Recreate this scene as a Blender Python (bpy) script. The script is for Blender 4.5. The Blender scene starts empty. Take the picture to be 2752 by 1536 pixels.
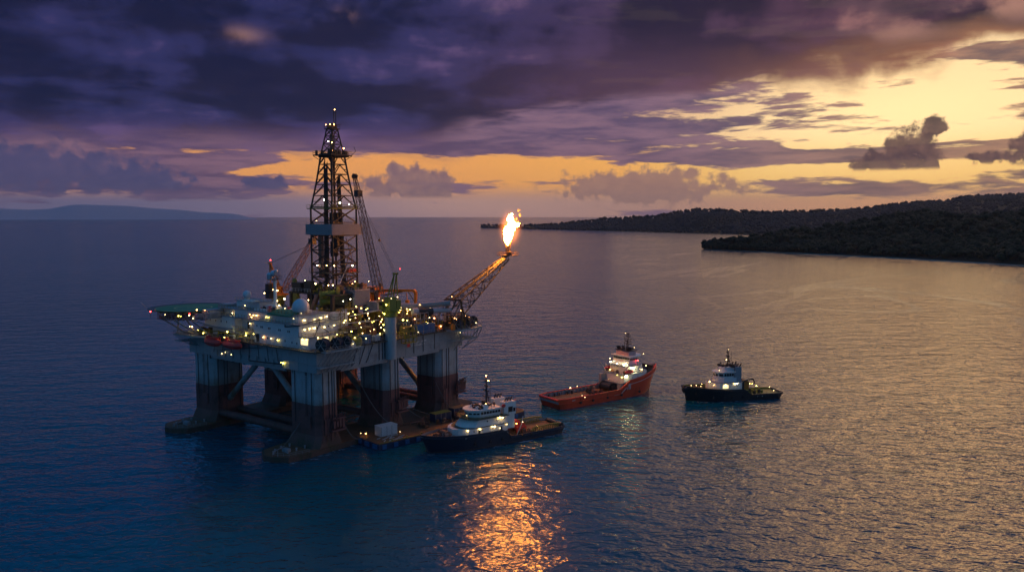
import bpy, math, random
import numpy as np
from mathutils import Vector, Matrix
R = math.radians
random.seed(7)
SC = bpy.context.scene
COL = SC.collection

# ---------------------------------------------------------------- node expressions
class Ex:
    """a scalar socket with arithmetic"""
    def __init__(s, nt, k): s.nt, s.k = nt, k
    def _m(s, op, *a):
        n = s.nt.nodes.new('ShaderNodeMath'); n.operation = op
        for i, v in enumerate((s,) + a):
            if isinstance(v, Ex): s.nt.links.new(v.k, n.inputs[i])
            else: n.inputs[i].default_value = v
        return Ex(s.nt, n.outputs[0])
    def __add__(s, o): return s._m('ADD', o)
    __radd__ = __add__
    def __sub__(s, o): return s._m('SUBTRACT', o)
    def __rsub__(s, o): return (s * -1.0) + o
    def __mul__(s, o): return s._m('MULTIPLY', o)
    __rmul__ = __mul__
    def __truediv__(s, o): return s._m('DIVIDE', o)
    def f(s, op, *a): return s._m(op, *a)
    def cl(s):
        r = s._m('ADD', 0.0); r.k.node.use_clamp = True; return r
    def mx(s, o): return s._m('MAXIMUM', o)
    def mn(s, o): return s._m('MINIMUM', o)
    def ss(s, a, b, c=0.0, d=1.0):
        n = s.nt.nodes.new('ShaderNodeMapRange'); n.interpolation_type = 'SMOOTHSTEP'
        s.nt.links.new(s.k, n.inputs['Value'])
        for nm, v in (('From Min', a), ('From Max', b), ('To Min', c), ('To Max', d)):
            if isinstance(v, Ex): s.nt.links.new(v.k, n.inputs[nm])
            else: n.inputs[nm].default_value = v
        return Ex(s.nt, n.outputs['Result'])

def put(nt, v, sock):
    if hasattr(v, 'k'): nt.links.new(v.k, sock)
    elif isinstance(v, bpy.types.NodeSocket): nt.links.new(v, sock)
    elif isinstance(v, (tuple, list)) and len(v) == 3 and sock.type == 'RGBA': sock.default_value = (*v, 1)
    else: sock.default_value = v

def vec(nt, x, y, z=0.0):
    n = nt.nodes.new('ShaderNodeCombineXYZ')
    for i, v in enumerate((x, y, z)): put(nt, v, n.inputs[i])
    return n.outputs[0]

def noise(nt, v, scale=1.0, detail=4.0, rough=0.5, dist=0.0, col=False, lac=2.0):
    n = nt.nodes.new('ShaderNodeTexNoise')
    put(nt, v, n.inputs['Vector']); n.inputs['Scale'].default_value = scale
    n.inputs['Detail'].default_value = detail; n.inputs['Roughness'].default_value = rough
    n.inputs['Distortion'].default_value = dist; n.inputs['Lacunarity'].default_value = lac
    return n.outputs['Color'] if col else Ex(nt, n.outputs[0])

def mixc(nt, f, a, b, mode='MIX'):
    n = nt.nodes.new('ShaderNodeMix'); n.data_type = 'RGBA'; n.blend_type = mode
    put(nt, f, n.inputs[0]); put(nt, a, n.inputs[6]); put(nt, b, n.inputs[7])
    return n.outputs[2]

def lin(r, g, b):
    c = lambda v: (v/255/12.92) if v/255 <= .04045 else ((v/255+.055)/1.055)**2.4
    return (c(r), c(g), c(b))

# ---------------------------------------------------------------- camera
FPX = 2140.0
cam = bpy.data.cameras.new('camera'); cam.sensor_width = 36; cam.lens = 36*FPX/2752
cam.clip_start = 1; cam.clip_end = 400000
co = bpy.data.objects.new('camera', cam); COL.objects.link(co)
co.location = (0, 0, 68); co.rotation_euler = (R(90)-math.atan(185/FPX), 0, 0)
SC.camera = co
SC.view_settings.view_transform = 'Standard'; SC.view_settings.look = 'None'
SC.view_settings.exposure = 0; SC.view_settings.gamma = 1
cy = SC.cycles
cy.use_denoising = True
cy.max_bounces = 6; cy.diffuse_bounces = 2; cy.glossy_bounces = 3; cy.transmission_bounces = 2
cy.volume_bounces = 0; cy.transparent_max_bounces = 16
cy.sample_clamp_indirect = 6; cy.caustics_reflective = False; cy.caustics_refractive = False

# ---------------------------------------------------------------- dusk sky
SUN_AZ, SUN_EL = 27.0, 3.0
def make_sky():
    w = bpy.data.worlds.new('World'); SC.world = w; w.use_nodes = True
    nt = w.node_tree; nt.nodes.clear()
    tc = nt.nodes.new('ShaderNodeTexCoord')
    sp = nt.nodes.new('ShaderNodeSeparateXYZ'); nt.links.new(tc.outputs['Generated'], sp.inputs[0])
    X, Y, Z = (Ex(nt, sp.outputs[i]) for i in range(3))
    az = X.f('ARCTAN2', Y) * 57.2958
    el = Z.mx(0.0).f('ARCSINE') * 57.2958
    k = 1.0 / 1.0
    den = Z.mx(0.0) + 0.10
    P = vec(nt, X / den, Y / den, 0.0)
    A = vec(nt, az * 0.1, el * 0.1, 0.0)          # direction space, tens of degrees
    AS = vec(nt, az * 0.06, el * 0.42, 1.7)       # flattened streaks
    ASF = vec(nt, az * 0.16, el * 1.0, 5.7)
    nP = noise(nt, P, 1.15, 7, .52, .3)
    nP2 = noise(nt, P, 0.55, 5, .5, .2)
    nA = noise(nt, A, 2.6, 8, .56, .25)
    nS = noise(nt, AS, 1.6, 7, .58, .4)
    nF = noise(nt, ASF, 1.5, 7, .6, .3)
    nC = noise(nt, A, 11.0, 5, .56)
    nC2 = noise(nt, vec(nt, az * .1, el * .1, 3.3), 7.0, 6, .6)
    def blob(a0, e0, sa, se, wob=0.0, n=None):
        a = (az - a0) / sa; e = (el - e0) / se
        if wob: e = e + (n - .5) * wob
        return ((a*a + e*e) * -1.0).f('EXPONENT')
    def col(v): return v
    right = az.ss(-12, 26)
    far_r = az.ss(8, 30)
    # --- clear air behind the clouds
    low = mixc(nt, right, lin(112, 108, 142), lin(205, 158, 128))
    low = mixc(nt, blob(-2, 1.2, 12, 2.2) * .8, low, lin(208, 164, 146))
    low = mixc(nt, 1.0, low, mixc(nt, right, (1.2, 1.15, 1.1), (1.0, .92, .80)), 'MULTIPLY')
    band = mixc(nt, right, lin(250, 168, 88), lin(255, 186, 78))
    band = mixc(nt, az.ss(6, 20), band, (1.0, .62, .18))
    up = mixc(nt, far_r, lin(215, 165, 130), (1.1, .78, .40))
    c = mixc(nt, el.ss(.9, 2.5), low, band)
    c = mixc(nt, el.ss(3.9, 6.0), c, up)
    glow = blob(25, 6.4, 11, 2.6)
    c = mixc(nt, glow * .95, c, (1.3, .94, .46))
    c = mixc(nt, el.ss(9, 16) * .8, c, (.75, .58, .45))
    ny = nt.nodes.new('ShaderNodeTexSky'); ny.sky_type = 'NISHITA'; ny.sun_disc = False
    ny.sun_elevation = R(SUN_EL); ny.sun_rotation = R(SUN_AZ)
    nysc = mixc(nt, 1.0, ny.outputs[0], (.05, .05, .05), 'MULTIPLY')
    c = mixc(nt, 0.12, c, nysc, 'ADD')
    # --- thin streaky stratus
    sc_ = mixc(nt, far_r, lin(128, 98, 124), lin(172, 126, 104))
    sd_ = mixc(nt, nF.ss(.34, .66), mixc(nt, far_r, lin(72, 62, 104), lin(96, 74, 84)), sc_)
    den2 = nS + (nF - .5) * .55 + (blob(-30, 3.2, 14, 2.4) * .30) + el.ss(4.2, 5.4) * .27 * (1.0 - right * .82)
    den2 = den2 + blob(6, 4.6, 9, .8) * .20 + blob(12, 3.2, 12, .35) * -.1 + blob(26, 6.6, 8, 1.5) * -.13 + blob(22, 2.0, 14, .7) * .22 + blob(20, 4.1, 9, .55, 1.0, nA) * .34
    den2 = den2 - blob(-5, 3.2, 17, 1.0) * .16 - blob(20, 2.9, 12, .8) * .14 - (1.0 - el.ss(.6, 2.4)) * .10
    m2 = den2.ss(.50, .60)
    c = mixc(nt, m2 * .93, c, sd_)
    # --- heaped clouds low over the horizon
    def heap(c, a0, e0, sa, se, base, colr, soft=.05, th=.42, w=1.0):
        a = (az - a0) / sa; e = (el - e0) / se
        a = a + (nC2 - .5) * 2.4 * w; e = e + (nC - .5) * 2.6 * w
        d = (a*a + e*e) * -1.0
        d = d.f('EXPONENT') + (nC - .5) * .5 * w
        m = d.ss(th - .08, th + soft * 4.2) * el.ss(base - .12, base + .12 + .1)
        return mixc(nt, m * .95, c, colr)
    hl = mixc(nt, nC, lin(54, 62, 104), lin(98, 86, 120))
    hr = mixc(nt, nC.ss(.3, .7), lin(70, 50, 56), lin(120, 88, 78))
    hm = mixc(nt, nC.ss(.25, .75), lin(128, 98, 108), lin(168, 128, 118))
    c = heap(c, -31.0, 2.9, 8.0, 1.7, 1.35, hl, .10, .34)
    c = heap(c, -25.2, 2.1, 3.6, 1.35, 1.75, hl)
    c = heap(c, -16.9, 2.15, 2.0, .75, 1.85, hl)
    c = heap(c, -7.0, 2.2, 3.4, 1.5, 1.35, hm, .06, .38)
    c = heap(c, -8.0, 3.3, .9, .7, 1.35, hm, .06, .38)
    c = heap(c, 9.5, 2.2, 6.0, 1.25, .3, mixc(nt, .5, hm, lin(186, 138, 110)), .06, .34)
    c = heap(c, 26.4, 4.2, 1.7, 1.7, 3.0, hr, .06, .40)
    c = heap(c, 27.6, 5.5, .8, .8, 3.0, hr, .06, .40)
    c = heap(c, 24.2, 3.5, 1.5, .8, 3.0, hr, .06, .40)
    c = heap(c, 33.5, 4.2, 2.0, 1.6, 3.1, hr, .06, .36)
    c = heap(c, 30.6, 3.6, 1.3, .5, 3.2, hr, .06, .40)
    # --- the heavy overcast lid
    edge = (az.ss(-8, 14) * 3.0) + (az.ss(12, 24) * 1.5) + 4.7
    dlid = (el - edge) / 2.6 + (nP - .5) * 2.6 * (far_r * .8 + .5) + (nA - .5) * 1.6 * (right * .8 + .25)
    dlid = dlid - blob(7, 7.0, 8, 1.1) * (nF * 4.2 - 1.0) - blob(14.5, 7.6, 4.5, 1.2) * .5
    m1 = dlid.ss(-.35, .55)
    g = ((nP - .5) * 2.7 + (nP2 - .5) * 2.0 + (nA - .5) * 1.1 + .37).cl()
    dark = mixc(nt, right, lin(12, 21, 54), lin(34, 26, 48))
    mid = mixc(nt, right, lin(42, 45, 92), lin(84, 56, 74))
    lit = mixc(nt, right, lin(84, 70, 118), lin(150, 104, 104))
    lid = mixc(nt, g.ss(.18, .62), dark, mid)
    lid = mixc(nt, g.ss(.60, .92), lid, lit)
    # warm underlight where the lid thins towards the sunset
    wl = ((1.0 - dlid.ss(.1, 1.5)) * far_r * .75 + blob(14, 7.5, 14, 3.0) * .12).cl()
    lid = mixc(nt, wl, lid, lin(176, 118, 84))
    rose = blob(-10, 5.0, 20, 1.1) * .45 + blob(8, 9.5, 9, 2.2) * .22
    lid = mixc(nt, rose.cl(), lid, lin(128, 90, 122))
    c = mixc(nt, m1 * .97, c, lid)
    # bright rifts high right
    rift = (blob(31, 12.6, 5.5, .9, 1.6, nA) * .8 + blob(25.5, 11.6, 2.4, .7, 1.6, nA) * .5 + blob(29.5, 10.2, 1.6, .45, 1.0, nA) * .8 + blob(-11.5, 13.6, .7, .5, 1, nA) * .55 + blob(-18.3, 12, 1.3, .5, 1, nA) * .4).cl()
    rift = rift * nA.ss(.38, .62)
    c = mixc(nt, rift.cl() * .8, c, lin(205, 150, 128))
    # --- overhead and behind: clearer blue dusk
    blue = mixc(nt, nP.ss(.3, .7), (.006, .075, .215), (.014, .120, .300))
    lb = blob(-18, 20, 26, 9) * .9 + .0
    blue = mixc(nt, lb, blue, (.006, .200, .620))
    c = mixc(nt, el.ss(14.3, 19), c, blue)
    sideg = ((az - 78) / 34); eg = el / 26
    sideg = ((sideg*sideg + eg*eg) * -1.0).f('EXPONENT')
    back = (az.f('ABSOLUTE')).ss(62, 120)
    east = mixc(nt, el.ss(0, 60), (.045, .150, .290), (.012, .085, .220))
    c = mixc(nt, back, c, east)
    c = mixc(nt, sideg * az.ss(33, 48) * .9, c, (.95, .64, .56))
    c = mixc(nt, blob(31, 20, 14, 7.5, 1.0, nA) * el.ss(14.3, 18) * .95, c, (5.2, 2.75, .95))
    gr = nt.nodes.new('ShaderNodeBackground'); nt.links.new(c, gr.inputs[0]); gr.inputs[1].default_value = 1.0
    out = nt.nodes.new('ShaderNodeOutputWorld'); nt.links.new(gr.outputs[0], out.inputs[0])
    w.cycles.sampling_method = 'MANUAL'; w.cycles.sample_map_resolution = 512
make_sky()
sl = bpy.data.lights.new('sun', 'SUN'); sl.energy = 0.10; sl.angle = R(40); sl.color = (1, .62, .32)
so = bpy.data.objects.new('sun', sl); COL.objects.link(so)
so.rotation_euler = (R(90-5.5), 0, R(-SUN_AZ))
# sun lamp shines along -Z: from azimuth SUN_AZ toward the camera
so.rotation_euler = Vector((math.sin(R(SUN_AZ))*math.cos(R(5.5)), math.cos(R(SUN_AZ))*math.cos(R(5.5)), math.sin(R(5.5)))).to_track_quat('Z', 'Y').to_euler()
so.location = (200, 400, 200)

# ---------------------------------------------------------------- object helpers
def link(o, parent=None):
    COL.objects.link(o)
    if parent: o.parent = parent
    return o
def tag(o, label=None, cat=None, group=None, kind=None):
    if label: o['label'] = label
    if cat: o['category'] = cat
    if group: o['group'] = group
    if kind: o['kind'] = kind
    return o

class MB:
    """collects vertices and faces for ONE mesh"""
    def __init__(s): s.v = []; s.f = []; s.m = []; s.cur = 0; s.cuts = []
    def mark(s, name=None): s.cuts.append((len(s.v), len(s.f), name)); return s
    def add(s, vs, fs):
        o = len(s.v); s.v += [tuple(v) for v in vs]
        for f in fs: s.f.append([i+o for i in f]); s.m.append(s.cur)
        return s
    def box(s, x0, x1, y0, y1, z0, z1):
        if x0 > x1: x0, x1 = x1, x0
        if y0 > y1: y0, y1 = y1, y0
        if z0 > z1: z0, z1 = z1, z0
        return s.add([(x, y, z) for z in (z0, z1) for x, y in ((x0, y0), (x1, y0), (x1, y1), (x0, y1))],
              [(3, 2, 1, 0), (4, 5, 6, 7), (0, 1, 5, 4), (1, 2, 6, 5), (2, 3, 7, 6), (3, 0, 4, 7)])
    def prism(s, poly, z0, z1, poly2=None):
        n = len(poly); p2 = poly2 or poly
        vs = [(x, y, z0) for x, y in poly] + [(x, y, z1) for x, y in p2]
        return s.add(vs, [tuple(range(n-1, -1, -1)), tuple(range(n, 2*n))] + [(i, (i+1) % n, n+(i+1) % n, n+i) for i in range(n)])
    def tube(s, p, q, r=.1, n=5, r2=None):
        p, q = Vector(p), Vector(q); d = q-p
        if d.length < 1e-6: return s
        d.normalize(); a = d.cross(Vector((0, 0, 1)) if abs(d.z) < .95 else Vector((1, 0, 0))).normalized(); b = d.cross(a)
        r2 = r if r2 is None else r2; vs = []
        for c, rr in ((p, r), (q, r2)):
            for i in range(n):
                t = 2*math.pi*(i+.5)/n; vs.append(c + a*math.cos(t)*rr + b*math.sin(t)*rr)
        return s.add(vs, [(i, (i+1) % n, n+(i+1) % n, n+i)[::-1] for i in range(n)] + [tuple(range(n)), tuple(range(2*n-1, n-1, -1))])
    def path(s, pts, r=.1, n=5):
        for a, b in zip(pts, pts[1:]): s.tube(a, b, r, n)
        return s
    def lathe(s, prof, cx=0, cy=0, cz=0, n=16):
        vs = []; m = len(prof)
        for r, z in prof:
            for i in range(n):
                t = 2*math.pi*i/n; vs.append((cx+r*math.cos(t), cy+r*math.sin(t), cz+z))
        fs = [(j*n+i, j*n+(i+1) % n, (j+1)*n+(i+1) % n, (j+1)*n+i) for j in range(m-1) for i in range(n)]
        fs += [tuple(range(n-1, -1, -1)), tuple(range((m-1)*n, m*n))]
        return s.add(vs, fs)
    def drum(s, p, q, r, n=16, flange=.0):
        s.tube(p, q, r, n)
        if flange:
            p, q = Vector(p), Vector(q); d = (q-p).normalized()*.14
            s.tube(p-d, p, r+flange, n); s.tube(q, q+d, r+flange, n)
        return s
    def ball(s, c, r, n=12, m=8, z0=-1.0):
        prof = []
        a0 = math.asin(z0)
        for j in range(m+1):
            t = a0+(math.pi/2-a0)*j/m; prof.append((max(r*math.cos(t), .01), r*math.sin(t)))
        return s.lathe(prof, *c, n=n)
    def lattice(s, P0, P1, up, w0, h0, w1, h1, n, rc=.15, rb=.08, k=4):
        """four-chord lattice beam from P0 to P1"""
        P0, P1 = Vector(P0), Vector(P1); d = (P1-P0).normalized(); side = d.cross(Vector(up)).normalized(); u = side.cross(d).normalized()
        def sec(i):
            t = i/n; c = P0.lerp(P1, t); w = (w0+(w1-w0)*t)/2; h = (h0+(h1-h0)*t)/2
            return [c+side*w*a+u*h*b for a, b in ((-1, -1), (1, -1), (1, 1), (-1, 1))]
        S = [sec(i) for i in range(n+1)]
        for j in range(4): s.tube(S[0][j], S[n][j], rc, k)
        for i in range(n+1):
            for j in range(4): s.tube(S[i][j], S[i][(j+1) % 4], rb, k)
            if i < n:
                for j in range(4):
                    a, b = (j, (j+1) % 4) if i % 2 else ((j+1) % 4, j)
                    s.tube(S[i][a], S[i+1][b], rb, k)
        return s
    def rail(s, pts, h=1.1, closed=False, step=2.0, r=.05):
        if closed: pts = list(pts)+[pts[0]]
        for a, b in zip(pts, pts[1:]):
            a, b = Vector(a), Vector(b); L = (b-a).length; n = max(1, int(L/step))
            for hh in (h, h*.52): s.tube(a+Vector((0, 0, hh)), b+Vector((0, 0, hh)), r, 4)
            for i in range(n+1): c = a.lerp(b, i/n); s.tube(c, c+Vector((0, 0, h)), r, 4)
        return s

def mesh(name, mb, mats, off=(0, 0, 0), smooth=False):
    me = bpy.data.meshes.new(name)
    me.from_pydata([(x-off[0], y-off[1], z-off[2]) for x, y, z in mb.v], [], mb.f)
    if not isinstance(mats, (list, tuple)): mats = [mats]
    for m in mats: me.materials.append(m)
    if len(mats) > 1: me.polygons.foreach_set('material_index', mb.m)
    if smooth: me.polygons.foreach_set('use_smooth', [True]*len(me.polygons))
    me.update(); return me

class Frame:
    def __init__(s, x, y, ang, z=0.0): s.x, s.y, s.a, s.z = x, y, ang, z
    def w(s, p):
        c, n = math.cos(s.a), math.sin(s.a)
        return (s.x+p[0]*c-p[1]*n, s.y+p[0]*n+p[1]*c, s.z+p[2])

class Thing:
    """an Empty at the base of a thing; its parts are built in the frame's coordinates"""
    def __init__(s, fr, name, label, cat, base=(0, 0, 0), group=None):
        s.fr, s.base, s.zm = fr, base, (lambda z: z)
        s.o = bpy.data.objects.new(name, None); s.o.empty_display_size = .5; link(s.o)
        s.o.location = fr.w(base); s.o.rotation_euler = (0, 0, fr.a); tag(s.o, label, cat, group)
    def part(s, name, mb, mats, parent=None, smooth=False, label=None):
        if mb.cuts:     # every marked piece becomes a part of its own
            cuts = mb.cuts+[(len(mb.v), len(mb.f), None)]; o = None
            if cuts[0][0] > 0: cuts = [(0, 0, None)]+cuts
            for (v0, f0, nm), (v1, f1, _) in zip(cuts, cuts[1:]):
                if f1 == f0: continue
                q = MB(); q.v = mb.v[v0:v1]; q.f = [[i-v0 for i in f] for f in mb.f[f0:f1]]; q.m = mb.m[f0:f1]
                o = s.part(nm or name, q, mats, parent, smooth, label)
            return o
        mb.v = [(x, y, s.zm(z)) for x, y, z in mb.v]
        o = bpy.data.objects.new(name, mesh(name, mb, mats, s.base, smooth)); link(o, parent or s.o)
        if label: o['label'] = label
        return o
def solo(fr, name, label, cat, mb, mats, base, group=None, smooth=False):
    o = bpy.data.objects.new(name, mesh(name, mb, mats, base, smooth)); link(o)
    o.location = fr.w(base); o.rotation_euler = (0, 0, fr.a); return tag(o, label, cat, group)

# ---------------------------------------------------------------- materials
def newmat(name):
    m = bpy.data.materials.new(name); m.use_nodes = True; return m, m.node_tree, m.node_tree.nodes['Principled BSDF']
def paint(name, c, rough=.55, dirt=.5, dcol=(.06, .04, .03), scale=.35, metal=0.0, vert=True, band=None):
    """weathered paint: blotches, vertical runs and fine mottling"""
    m, nt, b = newmat(name)
    g = nt.nodes.new('ShaderNodeNewGeometry')
    sp = nt.nodes.new('ShaderNodeSeparateXYZ'); nt.links.new(g.outputs['Position'], sp.inputs[0])
    x, y, z = (Ex(nt, sp.outputs[i]) for i in range(3))
    n1 = noise(nt, g.outputs['Position'], scale, 6, .62)
    n2 = noise(nt, vec(nt, x*1.1, y*1.1, z*(.22 if vert else 1.6)), 1.0, 5, .6)
    n3 = noise(nt, g.outputs['Position'], 3.0, 3, .6)
    k = (n1.ss(.48, .75) * .75 + n2.ss(.58, .85) * .5) * dirt
    if band:   # stains of their own: rust weeping above the waterline band
        z0, z1, bc = band
        n4 = noise(nt, vec(nt, x*.45, y*.45, z*.12), 1.0, 5, .65)
        k2 = (z.ss(z0, z1, 1.0, 0.0) * .55 + n4.ss(.45, .7) * .5) * z.ss(z0, z1 * 1.6, 1.0, .35)
        c = mixc(nt, k2.cl(), c, bc)
    cc = mixc(nt, k.cl(), c, dcol)
    cc = mixc(nt, 1.0, cc, mixc(nt, n3, (.75, .75, .75), (1.25, 1.25, 1.25)), 'MULTIPLY')
    nt.links.new(cc, b.inputs['Base Color']); b.inputs['Metallic'].default_value = metal
    nt.links.new((n1 * .3 + (rough - .15)).k, b.inputs['Roughness'])
    return m
def emit(name, c, s):
    m, nt, b = newmat(name); b.inputs['Base Color'].default_value = (*c, 1)
    b.inputs['Emission Color'].default_value = (*c, 1); b.inputs['Emission Strength'].default_value = s; return m

M = {}
M['steel_dark'] = paint('dark steel', (.030, .030, .034), .5, .5)
M['derrick'] = paint('derrick steel', (.034, .030, .028), .5, .4)
M['yellow'] = paint('olive yellow paint', (.30, .25, .045), .5, .6)
M['green_yellow'] = paint('yellow green crane paint', (.20, .23, .035), .5, .45)
M['orange'] = paint('orange crane paint', (.62, .21, .03), .5, .5)
M['boomred'] = paint('faded red boom paint', (.26, .12, .08), .5, .5)
M['boomsteel'] = paint('rusty brown lattice steel', (.10, .065, .045), .6, .6)
M['greybeam'] = paint('galvanised pipe steel', (.34, .32, .32), .5, .45)
M['col_upper'] = paint('pale blue grey hull paint', (.36, .43, .47), .55, .6, (.14, .10, .07), .18, 0, True, (13.2, 17.0, (.16, .115, .075)))
M['col_lower'] = paint('antifouling red brown', (.175, .075, .072), .7, .9, (.022, .022, .020), .22, 0, True, (1.0, 7.0, (.05, .055, .03)))
M['deck_side'] = paint('deck box blue grey', (.31, .355, .38), .55, .6, (.08, .06, .05), .2)
M['under'] = paint('underdeck grey', (.05, .055, .06), .6, .5)
M['deck'] = paint('rusty deck plate', (.11, .09, .06), .7, .8, (.03, .02, .015), .3, 0, False)
M['white'] = paint('white accommodation paint', (.66, .68, .70), .45, .22, (.30, .24, .18), .3)
M['white2'] = paint('clean white paint', (.78, .78, .76), .45, .12, (.4, .3, .2), .4)
M['greypanel'] = paint('grey cladding', (.30, .31, .34), .55, .5)
M['teal'] = paint('green painted deck', (.015, .19, .09), .65, .4, (.01, .04, .03), .3, 0, False)
M['line'] = paint('worn yellow white line', (.42, .44, .22), .7, .3, (.05, .15, .09), .6, 0, False)
M['container_blue'] = paint('blue container paint', (.03, .14, .32), .5, .4)
M['navy'] = paint('navy container', (.03, .05, .10), .5, .4)
M['rust'] = paint('rust brown deck', (.18, .085, .04), .8, .7, (.05, .03, .02), .3, 0, False)
M['wood'] = paint('worn timber deck', (.22, .12, .06), .8, .6, (.07, .04, .025), .5, 0, False)
M['red'] = paint('orange red lifeboat', (.80, .060, .050), .4, .2)
M['hullred'] = paint('ship hull red', (.78, .078, .028), .38, .35, (.10, .02, .02), .25)
M['hullblack'] = paint('tug hull black', (.018, .020, .024), .4, .4)
M['hullblue'] = paint('tug hull dark blue', (.020, .032, .055), .4, .4)
M['glass'] = paint('dark window glass', (.012, .014, .018), .25, 0.0)
M['dome'] = paint('radome white', (.62, .68, .74), .4, .06)
M['rope'] = paint('grey rope', (.16, .15, .15), .8, .3)
M['tarp'] = paint('grey white tarpaulin', (.50, .50, .52), .7, .3)
M['lampcase'] = M['steel_dark']
M['lamp'] = emit('warm white floodlight', (1.0, .66, .22), 38)
M['lampy'] = emit('yellow green floodlight', (1.0, .74, .12), 40)
M['lampw'] = emit('cool white floodlight', (1.0, .88, .58), 48)
M['lampo'] = emit('orange lamp', (1.0, .44, .12), 40)
M['lampr'] = emit('red warning light', (1.0, .03, .03), 45)
M['lampadd'] = emit('searchlight lens', (1.0, .88, .42), 240)
M['winlit'] = emit('lit cabin window', (1.0, .72, .35), 1.6)
M['lamps'] = emit('small deck lamp', (1.0, .7, .3), 16)

# ---------------------------------------------------------------- sea
def make_sea():
    m, nt, b = newmat('sea water')
    g = nt.nodes.new('ShaderNodeNewGeometry')
    sp = nt.nodes.new('ShaderNodeSeparateXYZ'); nt.links.new(g.outputs['Position'], sp.inputs[0])
    x, y = Ex(nt, sp.outputs[0]), Ex(nt, sp.outputs[1])
    # height differences give the true slope of the wave field at any distance
    th = R(12); ct, st = math.cos(th), math.sin(th)
    # calm slicks and wind patches
    pat = noise(nt, vec(nt, x*ct*.6 + y*st*.6, y*ct - x*st), .006, 5, .6, .6)
    slick = noise(nt, vec(nt, (x*.25 + y*.75)*.5, (y*.35 - x*.6)*1.5), .0045, 3, .5, 1.2)
    streak = (1.0 - (slick - .5).f('ABSOLUTE').ss(.004, .026)) * x.ss(60, 240) * y.ss(260, 420)
    lx = (x + 12) / 85; ly = (y - 165) / 80
    lee = ((lx*lx + ly*ly) * -1.0).f('EXPONENT')          # smoother water in the lee of platform and tug
    amp = pat.ss(.3, .7, .8, 1.15) * (1.0 - streak * .62) * (1.0 - lee * .38) * ((x * -1.0 - y * .1).ss(-60, 300) * y.ss(240, 600) * 1.6 + 1.0) * ((x - y * .1).ss(60, 320) * y.ss(240, 420) * -.15 + 1.0)
    def slopes(scale, wx, wy, off, e, detail, rough, ang, warp=0.0):
        ca, sa = math.cos(ang), math.sin(ang)
        def h(dx, dy):
            X = (x + dx) * ca + (y + dy) * sa; Y = (y + dy) * ca - (x + dx) * sa
            return noise(nt, vec(nt, X * wx, Y * wy, off), scale, detail, rough, warp)
        h0 = h(0, 0)
        return (h(e, 0) - h0) / e, (h(0, e) - h0) / e
    sx1, sy1 = slopes(.11, .55, 1.0, 3.1, .5, 1, .5, R(10))
    sx2, sy2 = slopes(.36, .60, 1.0, 7.7, .16, 2, .55, R(-7), .5)
    sx3, sy3 = slopes(1.3, .75, 1.0, 1.3, .05, 1, .5, R(14))
    SX = (sx1 * 1.25 + sx2 * .78 + sx3 * .15) * amp
    SY = (sy1 * 1.25 + sy2 * .78 + sy3 * .15) * amp
    nrm = nt.nodes.new('ShaderNodeVectorMath'); nrm.operation = 'NORMALIZE'
    nt.links.new(vec(nt, SX * -1.0, SY * -1.0, 1.0), nrm.inputs[0])
    nt.links.new(nrm.outputs[0], b.inputs['Normal'])
    b.inputs['Base Color'].default_value = (.0005, .088, .138, 1)
    nt.links.new((lee * .11 + .12).k, b.inputs['Roughness'])
    b.inputs['IOR'].default_value = 1.345
    # one sheet out past the horizon
    mb = MB(); Rr = [0, 100, 400, 1500, 6000, 25000, 100000, 250000]; n = 48; vs = [(0, 250, 0)]
    for r in Rr[1:]:
        for i in range(n): t = 2*math.pi*i/n; vs.append((r*math.cos(t), 250+r*math.sin(t), 0))
    fs = [(0, 1+i, 1+(i+1) % n) for i in range(n)]
    for j in range(len(Rr)-2):
        for i in range(n): fs.append((1+j*n+i, 1+(j+1)*n+i, 1+(j+1)*n+(i+1) % n, 1+j*n+(i+1) % n))
    mb.add(vs, fs)
    o = bpy.data.objects.new('sea', mesh('sea', mb, m)); link(o); tag(o, kind='structure')
make_sea()

# ---------------------------------------------------------------- land
def fol(name, c1, c2, sc):
    m, nt, b = newmat(name)
    g = nt.nodes.new('ShaderNodeNewGeometry')
    n = noise(nt, g.outputs['Position'], sc, 4, .65); n2 = noise(nt, g.outputs['Position'], sc*.12, 3, .5)
    cc = mixc(nt, n.ss(.3, .7), c1, c2); cc = mixc(nt, n2.ss(.45, .7) * .6, cc, (.035, .032, .018))
    nt.links.new(cc, b.inputs['Base Color']); b.inputs['Roughness'].default_value = .8
    b.inputs['Specular IOR Level'].default_value = .2
    return m
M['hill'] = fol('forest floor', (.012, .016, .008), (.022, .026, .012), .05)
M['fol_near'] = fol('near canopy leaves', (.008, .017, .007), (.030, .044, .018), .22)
M['fol_far'] = fol('haze paled far canopy', (.034, .034, .036), (.056, .052, .052), .03)  # leaf colour lightened and greyed to imitate haze over the far ridge
M['bark'] = paint('bark', (.06, .045, .035), .9, .2)
M['sand'] = paint('pale beach sand', (.28, .25, .21), .9, .3, (.1, .09, .07), .05, 0, False)

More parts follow.
